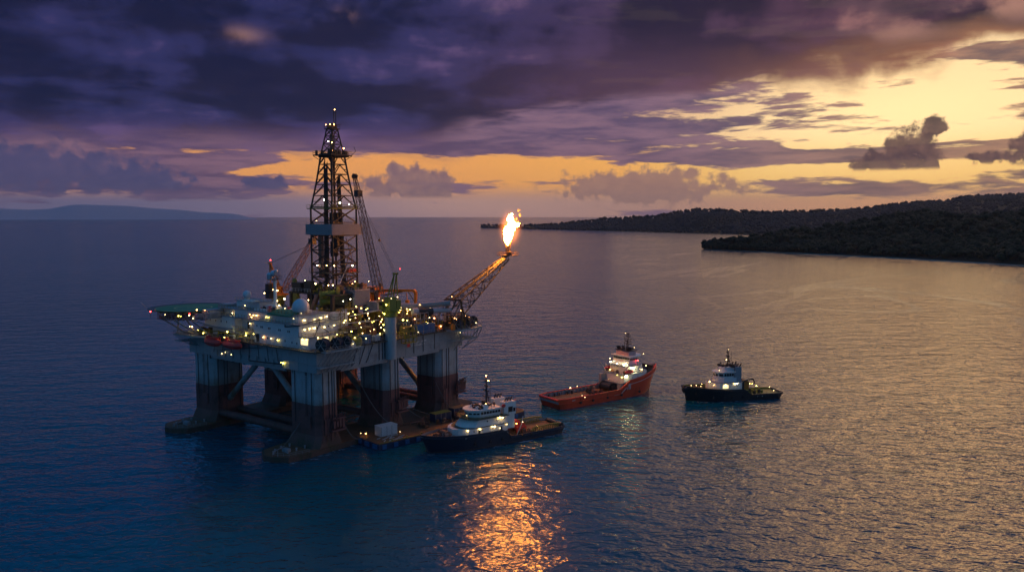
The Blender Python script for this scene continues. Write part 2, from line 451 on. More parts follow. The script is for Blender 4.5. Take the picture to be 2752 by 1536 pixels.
def az_of(px): return math.atan((px-1376)/2148.0)
def fbm1(t, s=1.0):
    return sum(math.sin(t*f*s+p)*a for f, p, a in ((1, .3, .5), (2.3, 1.7, .27), (5.1, 4.1, .15), (11.3, .9, .08)))
def vnoise(x, y, seed=0):
    """cheap smooth value noise on numpy arrays"""
    rs = np.random.RandomState(seed); tab = rs.rand(256, 256)
    xi, yi = np.floor(x).astype(int), np.floor(y).astype(int); fx, fy = x-xi, y-yi
    fx = fx*fx*(3-2*fx); fy = fy*fy*(3-2*fy); g = lambda a, b: tab[a % 256, b % 256]
    return (g(xi, yi)*(1-fx)+g(xi+1, yi)*fx)*(1-fy)+(g(xi, yi+1)*(1-fx)+g(xi+1, yi+1)*fx)*fy
def fbm2(x, y, seed=0, o=4):
    r = 0; a = .5
    for i in range(o): r = r+a*vnoise(x*2**i, y*2**i, seed+i); a *= .5
    return r

def terrain(name, pxs, shore, ridge_d, ridge_y, canopy, back, na, nd, rough, seed, label=None):
    """land from its shoreline distance, ridge distance and skyline; returns the mesh object and a height function"""
    px = np.linspace(pxs[0], pxs[-1], na)
    Ds = np.interp(px, pxs, shore); Dr = np.interp(px, pxs, ridge_d); Y = np.interp(px, pxs, ridge_y)
    A = np.arctan((px-1376)/2148.0)
    H = 68+(583-Y)/2148*Dr-canopy; H = np.maximum(H, 1.0)
    def prof(t):  # t 0 at the shore, 1 at the ridge
        return np.where(t < 1, np.sin(np.clip(t, 0, 1)*math.pi/2)**1.15, np.cos(np.clip((t-1)/back, 0, 1)*math.pi/2))
    T = np.concatenate([np.linspace(-.06, 1, nd), np.linspace(1, 1+back, nd//2)[1:]])
    V = []
    for i in range(na):
        d = Ds[i]+(Dr[i]-Ds[i])*T
        z = H[i]*prof(T)
        xx, yy = d*math.sin(A[i]), d*math.cos(A[i])
        n = fbm2(xx/rough, yy/rough, seed)-.47
        z = z*(1+.55*n*np.clip(np.abs(1-T)*2.2, 0, 1)*(T < 1))
        z = np.where(T <= 0, -2.0, np.maximum(z, .5)); z = np.where(T > 1+back*.97, -3, z)
        V.append(np.stack([xx, yy, z], 1))
    V = np.array(V); nt_ = len(T); vs = V.reshape(-1, 3)
    fs = [(i*nt_+j, (i+1)*nt_+j, (i+1)*nt_+j+1, i*nt_+j+1) for i in range(na-1) for j in range(nt_-1)]
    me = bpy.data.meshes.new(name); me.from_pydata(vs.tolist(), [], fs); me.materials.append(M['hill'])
    me.polygons.foreach_set('use_smooth', [True]*len(me.polygons)); me.update()
    o = bpy.data.objects.new(name, me); link(o); tag(o, kind='structure')
    return V, T

def ico(sub):
    import bmesh
    bm = bmesh.new(); bmesh.ops.create_icosphere(bm, subdivisions=sub, radius=1)
    v = np.array([p.co[:] for p in bm.verts]); f = np.array([[q.index for q in p.verts] for p in bm.faces]); bm.free()
    return v, f
def blobs(name, P, S, sub, mat, seed, jit=.28, flat=.8, kind='stuff'):
    rs = np.random.RandomState(seed); v, f = ico(sub); n = len(P); m = len(v)
    J = 1+rs.uniform(-jit, jit, (n, m, 1))
    Vv = v[None]*J*S[:, None, None]*np.array([1, 1, flat])+P[:, None, :]
    F = (f[None]+(np.arange(n)*m)[:, None, None]).reshape(-1, 3); Vv = Vv.reshape(-1, 3)
    me = bpy.data.meshes.new(name); me.vertices.add(len(Vv)); me.vertices.foreach_set('co', Vv.astype(np.float32).ravel())
    me.loops.add(len(F)*3); me.loops.foreach_set('vertex_index', F.astype(np.int32).ravel())
    me.polygons.add(len(F)); me.polygons.foreach_set('loop_start', np.arange(0, len(F)*3, 3, dtype=np.int32))
    me.polygons.foreach_set('loop_total', np.full(len(F), 3, dtype=np.int32)); me.materials.append(mat); me.update(calc_edges=True); me.validate()
    o = bpy.data.objects.new(name, me); link(o); return tag(o, kind=kind)

def on_terrain(V, T, n, seed, tmin=.01, tmax=1.25, bias=1.0):
    rs = np.random.RandomState(seed); na, nd = V.shape[:2]
    jm = np.searchsorted(T, tmin); jM = min(np.searchsorted(T, tmax), nd-2)
    i = rs.rand(n)*(na-1.001); j = jm+(rs.rand(n)**bias)*(jM-jm)
    ii, jj = i.astype(int), j.astype(int); a, b = (i-ii)[:, None], (j-jj)[:, None]
    return (V[ii, jj]*(1-a)+V[ii+1, jj]*a)*(1-b)+(V[ii, jj+1]*(1-a)+V[ii+1, jj+1]*a)*b

def dist_y(y):  # distance to the sea surface seen at that picture height
    return 68/math.tan(math.atan((y-768)/2140)+math.atan(185/2140))
# near wooded headland
pn = [1893, 1930, 1990, 2067, 2134, 2200, 2234, 2334, 2417, 2467, 2568, 2610, 2668, 2752, 2900]
ys = [668+(p-1893)*(25/859) for p in pn]
sh = [dist_y(y) for y in ys]
rd = [s+d for s, d in zip(sh, [22, 34, 60, 130, 210, 300, 350, 470, 560, 600, 640, 640, 640, 650, 650])]
ry = [648, 638, 630, 625, 611, 609, 601, 589, 573, 565, 576, 580, 577, 568, 566]
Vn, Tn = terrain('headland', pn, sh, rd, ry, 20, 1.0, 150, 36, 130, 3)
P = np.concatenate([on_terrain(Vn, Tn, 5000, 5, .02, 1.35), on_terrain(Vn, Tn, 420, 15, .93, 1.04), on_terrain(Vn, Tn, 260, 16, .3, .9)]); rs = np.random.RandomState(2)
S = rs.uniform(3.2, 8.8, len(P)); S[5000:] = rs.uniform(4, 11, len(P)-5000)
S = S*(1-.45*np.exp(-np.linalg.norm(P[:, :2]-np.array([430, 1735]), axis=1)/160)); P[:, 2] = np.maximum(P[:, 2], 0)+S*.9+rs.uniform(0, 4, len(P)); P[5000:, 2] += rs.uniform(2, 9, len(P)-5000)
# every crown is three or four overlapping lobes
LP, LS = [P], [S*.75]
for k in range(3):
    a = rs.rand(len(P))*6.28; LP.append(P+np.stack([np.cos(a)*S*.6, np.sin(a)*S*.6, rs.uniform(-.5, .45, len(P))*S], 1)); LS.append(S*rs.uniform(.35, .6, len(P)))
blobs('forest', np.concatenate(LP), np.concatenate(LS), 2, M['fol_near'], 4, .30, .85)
# far headland and its ridge
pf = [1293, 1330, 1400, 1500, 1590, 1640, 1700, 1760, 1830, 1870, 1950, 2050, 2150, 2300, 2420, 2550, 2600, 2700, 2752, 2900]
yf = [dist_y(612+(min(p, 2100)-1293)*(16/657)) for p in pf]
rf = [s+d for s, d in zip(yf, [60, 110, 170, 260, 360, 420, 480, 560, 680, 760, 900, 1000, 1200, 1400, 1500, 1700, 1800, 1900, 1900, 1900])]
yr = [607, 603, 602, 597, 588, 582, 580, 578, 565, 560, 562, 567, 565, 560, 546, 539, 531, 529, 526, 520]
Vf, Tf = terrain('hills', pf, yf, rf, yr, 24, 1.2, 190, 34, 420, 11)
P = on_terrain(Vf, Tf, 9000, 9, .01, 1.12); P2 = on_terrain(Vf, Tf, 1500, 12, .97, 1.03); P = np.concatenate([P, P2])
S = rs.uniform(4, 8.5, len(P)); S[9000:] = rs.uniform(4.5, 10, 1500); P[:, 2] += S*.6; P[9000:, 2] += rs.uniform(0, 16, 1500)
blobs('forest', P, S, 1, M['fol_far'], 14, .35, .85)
# island range on the far side of the bay
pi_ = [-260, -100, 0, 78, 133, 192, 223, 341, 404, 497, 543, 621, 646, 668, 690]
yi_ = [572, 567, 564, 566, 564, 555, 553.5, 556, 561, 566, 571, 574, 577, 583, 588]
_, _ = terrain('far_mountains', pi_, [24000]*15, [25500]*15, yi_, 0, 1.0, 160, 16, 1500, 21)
M['far_hazed'] = paint('haze paled far slope', (.62, .54, .64), .9, .1, (.5, .45, .5), .001)  # distance haze put into the colour: slopes far paler than real ground
bpy.data.objects['far_mountains'].data.materials[0] = M['far_hazed']
# pale beach along the near headland
mb = MB(); pts = []
for i in range(0, len(Vn)):
    a = Vn[i, 0]; b = Vn[i, 4]; d = Vector((b[0]-a[0], b[1]-a[1], 0)).normalized()
    w = 3+3*abs(fbm1(i*.21)); s = Vn[i, 2]; w0 = Vector((s[0], s[1], 0))
    pts += [tuple(w0-d*(w+4)+Vector((0, 0, -.15))), tuple(w0-d*2+Vector((0, 0, .55))), tuple(w0+d*7+Vector((0, 0, .9)))]
n = len(Vn); mb.add(pts, [(3*i+j, 3*i+3+j, 3*i+4+j, 3*i+1+j) for i in range(n-1) for j in (0, 1)])
tag(link_o := bpy.data.objects.new('beach', mesh('beach', mb, M['sand'])), kind='structure'); link(link_o)

# single trees standing on the low spit
WF = Frame(0, 0, 0)
def make_tree(seed, h, kind):
    rr = random.Random(seed); t = MB(); c = MB()
    lean = rr.uniform(-.12, .12)
    top = Vector((lean*h, rr.uniform(-.5, .5), h*.62)); t.tube((0, 0, -1), top*.5, .45, 7, .33); t.tube(top*.5, top, .33, 7, .18)
    cl = []
    for k in range(rr.randint(5, 8)):
        a = rr.uniform(0, 6.28); q = top*rr.uniform(.5, 1.0); rad = h*rr.uniform(.12, .30)
        e = q+Vector((math.cos(a)*rad, math.sin(a)*rad, h*rr.uniform(.05, .26))); t.tube(q, e, .16, 5, .06); cl.append((e, h*rr.uniform(.10, .19)))
    cl.append((top+Vector((0, 0, h*.22)), h*.17)); cl.append((top+Vector((.1*h, 0, h*.1)), h*.18))
    for p, r in cl:
        for k in range(90):
            d = Vector((rr.gauss(0, 1), rr.gauss(0, 1), rr.gauss(0, 1)*.7)).normalized()*r*rr.uniform(.45, 1.05); q = p+d
            a = Vector((rr.uniform(-1, 1), rr.uniform(-1, 1), rr.uniform(-1, 1))).normalized(); b = a.orthogonal().normalized(); s = rr.uniform(.3, .75)
            c.add([q-a*s, q+b*s*.6, q+a*s, q-b*s*.6], [(0, 1, 2, 3)])
    T_ = Thing(WF, 'tree', 'dark leafy tree with a bare lower trunk on the low spit', 'tree', (0, 0, 0), 'trees on the low spit of the near headland')
    T_.part('trunk', t, M['bark']); T_.part('crown', c, M['fol_near']); return T_.o
protos = [make_tree(31+k, (19, 16, 22, 13)[k], k) for k in range(4)]
def dup(o, parent=None):
    c = o.copy(); COL.objects.link(c)
    if parent: c.parent = parent
    for ch in [q for q in o.children]: dup(ch, c)
    return c
rr = random.Random(5)
for i in range(34):
    px = 1896+i*5.2+rr.uniform(-2, 2); k = i % 4 if i < 28 else 2
    D = dist_y(668+(px-1893)*(25/859))+12+rr.uniform(0, 26+i*1.2); a = az_of(px)
    o = protos[i] if i < 4 else dup(protos[i % 4])
    o.location = (D*math.sin(a), D*math.cos(a), .6); s = rr.uniform(.75, 1.15)*(.62+.38*min(1, i/7)); o.scale = (s, s, s); o.rotation_euler = (0, 0, rr.uniform(0, 6.28))

# ---------------------------------------------------------------- air
def make_haze():
    m = bpy.data.materials.new('humid dusk air'); m.use_nodes = True; nt = m.node_tree; nt.nodes.clear()
    v = nt.nodes.new('ShaderNodeVolumePrincipled'); o = nt.nodes.new('ShaderNodeOutputMaterial'); nt.links.new(v.outputs[0], o.inputs['Volume'])
    v.inputs['Color'].default_value = (.74, .80, 1.0, 1); v.inputs['Density'].default_value = 2.6e-5; v.inputs['Anisotropy'].default_value = .45
    m.cycles.homogeneous_volume = True
    mb = MB().box(-24000, 24000, -600, 29500, -6, 820)
    ob = bpy.data.objects.new('haze', mesh('haze', mb, m)); link(ob); tag(ob, kind='stuff'); ob.display_type = 'WIRE'
make_haze()

# ---------------------------------------------------------------- the platform (u along the long side, v across, z up from the water)
RF = Frame(-55.4, 223.1, R(53.5))
LM = {}; LR = random.Random(12)
def lamp_mesh(kind):
    if kind in LM: return LM[kind]
    r = {'lamp': .15, 'lampy': .15, 'lampw': .16, 'lampo': .14, 'lampr': .16, 'lamps': .12, 'lampadd': .22}[kind]
    mb = MB(); mb.ball((0, 0, 0), r, 8, 4); mb.cur = 1
    mb.lathe([(r*1.15, r*.55), (r*1.3, r*.75), (r*.5, r*1.5)], 0, 0, 0, 8); mb.tube((0, 0, r*1.2), (0, 0, -1.6), .06, 4) if kind in ('lampw', 'lampr') else mb.box(-.05, .05, -.05, .5, r*.9, r*1.3)
    me = mesh('floodlight', mb, [M[kind], M['steel_dark']]); LM[kind] = me; return me
def lamps(T, kind, pts, name='floodlight'):
    for p in pts:
        o = bpy.data.objects.new(name, lamp_mesh(kind)); link(o, T.o)
        p = (p[0], p[1], T.zm(p[2])); o.location = tuple(a-b for a, b in zip(p, T.base)); q = LR.choice((.6, .75, .9, 1, 1.1, 1.35)); o.scale = (q, q, q)
def cham(u0, u1, v0, v1, c):
    return [(u0+c, v0), (u1-c, v0), (u1, v0+c), (u1, v1-c), (u1-c, v1), (u0+c, v1), (u0, v1-c), (u0, v0+c)]
def greeble(rr, groups, u0, u1, v0, v1, z, n, hmax, smin=.6, smax=3.0):
    """small machinery standing on a deck, spread over several meshes"""
    for _ in range(n):
        mb = rr.choice(groups); u, v = rr.uniform(u0, u1), rr.uniform(v0, v1); a, b = rr.uniform(smin, smax), rr.uniform(smin, smax); h = rr.uniform(.5, hmax)
        a = min(a, (u1-u)*2+.3, (u-u0)*2+.3); b = min(b, (v1-v)*2+.3, (v-v0)*2+.3)
        k = rr.random(); mb.mark('equipment_box' if k < .42 else 'vessel' if k < .62 else 'pipe_run' if k < .78 else 'drum' if k < .9 else 'small_mast')
        if k < .42: mb.box(u-a/2, u+a/2, v-b/2, v+b/2, z, z+h); mb.box(u-a/3, u, v-b/4, v+b/4, z+h, z+h+.35)
        elif k < .62: r = min(a, b)*.38; mb.lathe([(r, 0), (r, h*.85), (r*.6, h), (.05, h*1.08)], u, v, z, 10)
        elif k < .78: mb.tube((u-a, v, z+h*.5), (u+a, v, z+h*.5), .14, 6); mb.tube((u-a, v+.4, z+h*.5), (u+a, v+.4, z+h*.5), .10, 6); mb.tube((u-a, v, z), (u-a, v, z+h*.5), .1, 4); mb.tube((u+a, v, z), (u+a, v, z+h*.5), .1, 4)
        elif k < .9: mb.tube((u, v-b, z+.7), (u, v+b, z+.7), min(a*.35, .7), 10); mb.box(u-.3, u+.3, v-b*.8, v-b*.6, z, z+.5); mb.box(u-.3, u+.3, v+b*.6, v+b*.8, z, z+.5)
        else: mb.lattice((u, v, z), (u, v, z+h*1.6), (0, 1, 0), .7, .7, .7, .7, 3, .06, .04)

G = Thing(RF, 'drilling_platform', 'huge four sided semi submersible drilling platform standing in the bay on thick columns', 'oil rig', (32, 32, 0))
# pontoons
for v0, v1 in ((0, 14.5), (50.5, 65)):
    mb = MB(); vc = (v0+v1)/2
    def pont(k): return [(-12.2+4*(1-k), vc-1.8*k), (-9.5+3*(1-k), v0+1.2+1.5*(1-k)), (-3+2*(1-k), v0), (70, v0), (74, v0+4), (74, v1-4), (70, v1), (-3+2*(1-k), v1), (-9.5+3*(1-k), v1-1.2-1.5*(1-k)), (-12.2+4*(1-k), vc+1.8*k)]
    mb.prism(pont(.3), -7, -.6, pont(1)); mb.prism(pont(1), -.6, 1.5)
    G.part('pontoon', mb, M['col_lower'])
    mb = MB(); q = pont(1); cx = sum(p[0] for p in q)/len(q)
    mb.prism([(cx+(a-cx)*.985, vc+(b-vc)*.95) for a, b in q], 1.504, 1.56)
    o = G.part('pontoon_deck', mb, M['rust'])
    mb = MB()
    for k in range(7): mb.mark('bollard').lathe([(.25, 0), (.25, .7), (.35, .75), (.35, .85)], -10+k*1.5, vc+(2.5 if k % 2 else -2.5)*min(1, k/2), 1.56, 8)
    mb.mark('deck_box').box(-7, -5.6, vc-2, vc+.2, 1.56, 2.5); mb.mark('deck_pipe'); mb.tube((-9, vc+1, 1.9), (-4, vc+3, 1.9), .15); mb.mark('flag_pole').tube((-10.8, vc-3, 1.56), (-10.8, vc-3, 3.2), .08)
    mb.mark('railing').rail([(-11.5, vc-1.5, 1.5), (-9, v0+1.6, 1.5), (-3, v0+.4, 1.5)], 1.0, step=1.6, r=.035)
    G.part('deck_fitting', mb, M['greypanel'])
COLS = [(1, 9.2, 1, 14.2, 13.9), (28, 35.4, 1, 14, 13.6), (52.4, 64, .8, 12, 14.0), (1, 13, 52.6, 64, 13.2), (28, 36, 52, 64, 13.5), (52, 64, 52, 64, 13.5)]
for u0, u1, v0, v1, zt in COLS:
    mb = MB(); P0 = cham(u0, u1, v0, v1, 1.5)
    mb.prism(P0, zt, 23.6); G.part('column', mb, M['col_upper'])
    mb = MB(); P1 = cham(u0-.06, u1+.06, v0-.06, v1+.06, 1.5); sk = cham(u0-1.3, u1+1.2, v0-.5, v1+.5, 1.6)
    mb.prism(P1, 5.0, zt); mb.prism(cham(u0-1.9, u1+1.6, v0-.55, v1+.55, 1.7), 1.56, 2.0, sk); mb.prism(sk, 2.0, 5.0, P1)
    # bulges, doubler plates, fairleads
    mb.box(u0-.4, u0, v0+3, v0+6, 7, 10.5); mb.box(u0+2, u0+4.4, v0-.5, v0, 5, 9.6)
    for k in range(3): mb.tube((u0+1.2+k*1.6, v0-.55, 3), (u0+1.2+k*1.6, v0-.55, 11), .12, 5)
    G.part('column_base', mb, M['col_lower'])
    mb = MB()   # riser pipes and ladders down the faces
    for k, uu in enumerate((u0+1.8, u0+4.0, u0+5.2, u1-2.2)): mb.tube((uu, v0-.16, 3 if k % 2 else 8), (uu, v0-.16, 24), .11, 5)
    for k, vv in enumerate((v0+2.6, v1-3.2)): mb.tube((u0-.16, vv, 8), (u0-.16, vv, 24), .10, 5)
    for k in range(30): mb.box(u0-.25, u0-.19, v0+4.6, v0+5.2, 9+k*.5, 9.05+k*.5)
    mb.tube((u0-.22, v0+4.6, 9), (u0-.22, v0+4.6, 24), .04, 4); mb.tube((u0-.22, v0+5.2, 9), (u0-.22, v0+5.2, 24), .04, 4)
    G.part('riser_pipe', mb, M['steel_dark'])
# anchor racks on the columns
for (u, v, z) in ((62.5, .3, 10.2), (7.2, .5, 8.8), (34, .6, 9.0)):
    mb = MB(); rr = random.Random(int(u))
    for k in range(7): mb.tube((u-2.5+k*.75, v-.3, z-2.5), (u-1.5+k*.6, v-1.6-.3*math.sin(k), z+2.2), .16, 5)
    mb.box(u-2.6, u+2.6, v-1.4, v-.2, z-3, z-2.5); mb.tube((u-2.5, v-1.3, z+1), (u+2.6, v-1.3, z+.6), .22, 6)
    for k in range(4): mb.box(u-2+k*1.1, u-1.2+k*1.1, v-1.3, v-.2, z-2.4+rr.random(), z-.3+rr.random()*2)
    G.part('anchor_rack', mb, M['col_lower'])
# braces
def brace(p, q, r): 
    mb = MB(); p, q = Vector(p), Vector(q); mb.tube(p, q, r, 14); d = (q-p).normalized()
    for k in (.04, .96): c = p.lerp(q, k); mb.tube(c-d*.25, c+d*.25, r*1.18, 14)
    G.part('brace', mb, [M['col_upper']])
def brace_low(p, q, r):
    mb = MB(); p, q = Vector(p), Vector(q); mb.tube(p, q, r, 14); d = (q-p).normalized()
    for k in (.25, .5, .75): c = p.lerp(q, k); mb.tube(c-d*.2, c+d*.2, r*1.06, 14)
    G.part('brace', mb, M['col_lower'])
for uu in (7, 32, 57.5):
    brace((uu, 35.0, 23.6), (uu, 52.8, 8.2), .95); brace((uu, 31.5, 23.6), (uu, 13.9, 8.8), .95)
for uu in (3.6, 10.4, 31, 57, 62): brace_low((uu, 14, 4.2), (uu, 53, 4.2), 1.15)
# deck box
mb = MB(); mb.box(0, 64, 0, 64, 23.6, 29.7); G.part('hull_box', mb, M['deck_side'])
mb = MB()
for u in range(0, 64, 4): mb.box(u-.06, u+.06, -.07, 0, 23.7, 29.6)
for v in range(4, 64, 4): mb.box(-.07, 0, v-.06, v+.06, 23.7, 29.6)
mb.box(9.3, 28, .3, 1.0, 22.9, 23.59); mb.box(35.5, 52.3, .3, 1.0, 22.9, 23.59); mb.box(.3, 1.0, 14.4, 52.4, 22.8, 23.59)
mb.box(-.25, 64.2, -.22, -.03, 26.2, 26.45); mb.box(-.22, -.03, .0, 64, 26.0, 26.25)
for k in range(9): mb.box(-.5, -.1, 15+k*4.1, 16.2+k*4.1, 24.2, 25.7)
G.part('stiffener', mb, M['deck_side'])
mb = MB()
for v in range(6, 60, 6): mb.box(1, 63, v-.3, v+.3, 22.3, 23.58)
for u in range(6, 60, 8): mb.box(u-.3, u+.3, 15, 50, 21.7, 23.57)
mb.box(20, 44, 22, 42, 20.5, 23.5)
for k in range(14): mb.tube((16+k*2.2, 20+(k*7) % 25, 22.5), (18+k*2, 24+(k*5) % 22, 12+(k % 3)*3), .12, 5)
mb.tube((30, 30, 23), (30, 30, -3), .5, 8); mb.tube((33, 29, 23), (33, 29, -3), .25, 8)
G.part('underdeck_frame', mb, M['under'])
mb = MB(); mb.box(-1.6, 65, -1.4, 65, 29.704, 29.95); G.part('main_deck', mb, M['deck'])
# ledges and sponsons
mb = MB()
mb.box(.5, 15, -3.4, -1.41, 29.7, 30.0); mb.box(-1, 12.5, -2.6, -.1, 25.4, 25.65)
for k in range(8): mb.tube((0.6+k*1.9, -3.2, 29.7), (.3+k*1.65, -.1, 25.7), .12, 4); mb.tube((-.9+k*1.9, -2.5, 25.6), (-.5+k*1.9, -.1, 23.8), .1, 4); mb.tube((.6+k*1.9, -3.2, 29.7), (.6+k*1.9, -2.5, 25.6), .09, 4)
G.part('winch_ledge', mb, M['green_yellow'] if 0 else M['deck_side'])
mb = MB(); q = [(54, -1.5), (57.5, -5), (68, -5.6), (71, -2.5), (71, 6), (65, 9), (65.01, -1.5)]
mb.prism(q, 29.6, 30.2); q2 = [(56, -1.5), (59, -3.6), (67.5, -4), (68.5, -1), (68.5, 5), (65.01, 6), (65.01, -1.5)]; mb.prism(q2, 26.0, 26.4)
for a, b in zip(q[1:5], q2[1:5]): mb.tube((*a, 29.6), (*b, 26.4), .18, 5); mb.tube((*b, 26.2), ((b[0]+60)/2, max(b[1]*.3, 0), 22.5), .15, 5)
for k in range(6): mb.tube((58+k*1.8, -4.6, 29.6), (59+k*1.7, -3.4, 26.3), .12, 4)
G.part('corner_sponson', mb, M['deck_side'])
mb = MB(); q = [(-1.6, 52), (-4.5, 56), (-4.5, 66), (0, 69), (6, 69), (6, 65.01), (-1.6, 65.01)]; mb.prism(q, 29.5, 30.0); mb.box(-3.2, 2, 63, 67.5, 27.3, 27.6)
for k in range(5): mb.tube((-4.2, 57+k*2.1, 29.5), (-.1, 58+k*1.6, 26), .13, 4)
G.part('corner_sponson', mb, M['deck_side'])
mb = MB()
mb.rail([(-1.5, -1.3, 29.95), (-1.5, 52, 29.95), (-4.4, 56, 30), (-4.4, 66, 30), (0, 68.8, 30), (6, 68.8, 30)], 1.15, step=1.8)
mb.rail([(.5, -3.3, 30), (15, -3.3, 30), (15, -1.3, 30), (54, -1.3, 29.95), (57.5, -4.9, 30.2), (68, -5.5, 30.2), (70.9, -2.5, 30.2), (70.9, 6, 30.2)], 1.15, step=1.8)
mb.rail([(6, 64.9, 29.95), (64.9, 64.9, 29.95), (64.9, 9, 29.95)], 1.15, step=2.5)
G.part('railing', mb, M['greybeam'])
# small hanging pipes and stains down the long side
mb = MB()
for k, (u, du) in enumerate(((15.5, -2.6), (18.4, -2.4), (21.6, -2.8), (24.2, 0), (25.6, 0), (26.6, 0), (39.5, 0), (44, 0), (49.5, 0))): mb.mark().tube((u, -.2, 29.4), (u+du, -.2, 24.2), .11, 5)
for k in range(8): mb.mark().tube((-.2, 18+k*4.4, 29.5), (-.2, 17+k*4.7, 25), .08, 4)
mb.mark().tube((-.6, 24, 29), (-.6, 46, 26), .1, 4); mb.mark().tube((-.9, 14.5, 25), (-.9, 30, 24.4), .18, 5)
G.part('hanging_pipe', mb, M['steel_dark'])
# two short lines of worn white lettering beside a red mark on the hull box
mb = MB(); rr = random.Random(3); u = 40.4
for row, n, z in ((0, 17, 27.3), (1, 14, 26.35)):
    u = 38.4
    for k in range(n):
        w = rr.uniform(.26, .44)
        if rr.random() < .86:
            mb.box(u, u+.1, -.13, -.09, z, z+.62); mb.box(u+.1, u+w, -.13, -.09, z+rr.choice((.0, .26, .52)), z+.1+rr.choice((.26, .52)))
        u += w+.16
G.part('lettering', mb, M['white2'])
mb = MB(); mb.box(36.6, 37.6, -.13, -.09, 26.5, 27.5); mb.tube((38.0, -.1, 26.5), (37.3, -.1, 27.9), .12, 4); G.part('painted_mark', mb, M['red'])
# deck machinery fixed to the main deck
for seed, (u0, u1, v0, v1, n, h) in enumerate(((9, 27, .4, 8, 34, 3), (16, 30, 6, 18, 40, 4), (16, 24, 34, 56, 40, 4), (36, 56, 2, 18, 70, 4.5), (44, 63, 18, 60, 60, 5), (2, 16, 57, 64, 16, 2.5), (24, 44, 44, 62, 50, 5), (54, 68, -3, 8, 24, 3.2))):
    rr = random.Random(40+seed); gs = [MB() for _ in range(5)]
    greeble(rr, gs, u0, u1, v0, v1, 29.96 if seed < 7 else 30.2, n, h)
    for g_, mt in zip(gs, ('yellow', 'steel_dark', 'deck', 'yellow', 'boomred')):
        if g_.v: G.part('deck_machinery', g_, M[mt])
# raised pipe decks along the right side
mb = MB(); mb.box(16, 27, 5, 17, 33.6, 33.8); mb.box(38, 56, 4, 16, 34.2, 34.4); mb.box(15.5, 24.5, 35, 55, 34.6, 34.8)
for u in (16.2, 21, 26.8): mb.tube((u, 5.2, 30), (u, 5.2, 33.6), .15, 5)
for u in (38.2, 44, 50, 55.8): mb.tube((u, 4.2, 30), (u, 4.2, 34.2), .15, 5)
G.part('pipe_deck', mb, M['deck'])
mb = MB(); mb.rail([(16, 17, 33.8), (16, 5, 33.8), (27, 5, 33.8)], 1.1, step=1.6); mb.rail([(38, 16, 34.4), (38, 4, 34.4), (56, 4, 34.4), (56, 16, 34.4)], 1.1, step=1.6); G.part('railing', mb, M['greybeam'])
mb = MB(); rr = random.Random(9)
for k in range(22): mb.mark('pipe').tube((17+rr.random(), 7+k*.42, 34+.25*(k % 3)), (26, 7+k*.42, 34+.25*(k % 3)), .13, 6)
for k in range(26): mb.mark('pipe').tube((39+rr.random()*2, 5+k*.38, 34.7+.25*(k % 3)), (55, 5+k*.38, 34.7+.25*(k % 3)), .13, 6)
G.part('pipe_stack', mb, M['rust'])
gs = [MB() for _ in range(4)]; greeble(random.Random(77), gs, 39, 56, 9, 16, 34.4, 18, 2.6); greeble(random.Random(78), gs, 16, 24, 36, 54, 34.8, 20, 3)
for g_, mt in zip(gs, ('yellow', 'steel_dark', 'greypanel', 'boomred')): G.part('deck_machinery', g_, M[mt])
lamps(G, 'lampy', [(13.4, .2, 34.3), (24.9, .1, 32.2), (29.7, -1.2, 32.6), (30.4, -1.2, 32.5), (36.6, 1.6, 35.2), (38.5, 1.6, 34.8), (33.4, 2, 35.6), (14.8, 5, 36.4), (27.6, 5.6, 35.4), (20, 12, 33.1), (24, 9, 33.1), (43, 3.6, 33.6), (47, 6, 33.4), (-.4, 15.4, 25.3), (-.4, 14.5, 25.3), (18, 41, 33.8), (20, 50, 36.6), (-3, 51, 31.3), (-3, 54, 32), (-1.3, 40.6, 32.4), (-1.3, 31, 32.2), (-5.4, 36, 31.6)])  # lamps at the end of the list are added to brighten the lifeboats
lamps(G, 'lamp', [(5.1, 5.4, 32.9), (7.1, 5.2, 32.6), (1.9, 5.0, 32.8), (.6, 5.0, 33.0), (13.7, -.9, 32.4), (18.1, -1.0, 31.7), (39.7, 5.6, 38.6), (42.8, 5.6, 37.2), (2, 66.8, 31.6), (2, 65.4, 31.6), (22, 3, 31.8), (46, 12, 36.8), (52, 10, 37), (30, 60, 33), (10, 60, 32.4)])
lamps(G, 'lampo', [(58.3, -1.4, 33.8), (59.6, -1.2, 33.3), (51.5, -1.2, 31.8), (61, 2, 34.6), (47.0, 4, 39.0), (34.3, -1.1, 33.0), (55.7, 2.4, 39.3), (16.5, 1, 31.6), (-.9, 52, 30.9), (53, 3, 34)])
lamps(G, 'lamps', [(-.5, 40, 25.2), (-.6, 43, 25.6), (-.6, 45, 25.0), (12, -2, 31), (41, -.8, 31), (66, -4.6, 31.6), (70, 1, 31.8), (62, -1, 28.4), (68, 3, 36), (31, .5, 25), (56, 8, 32)])

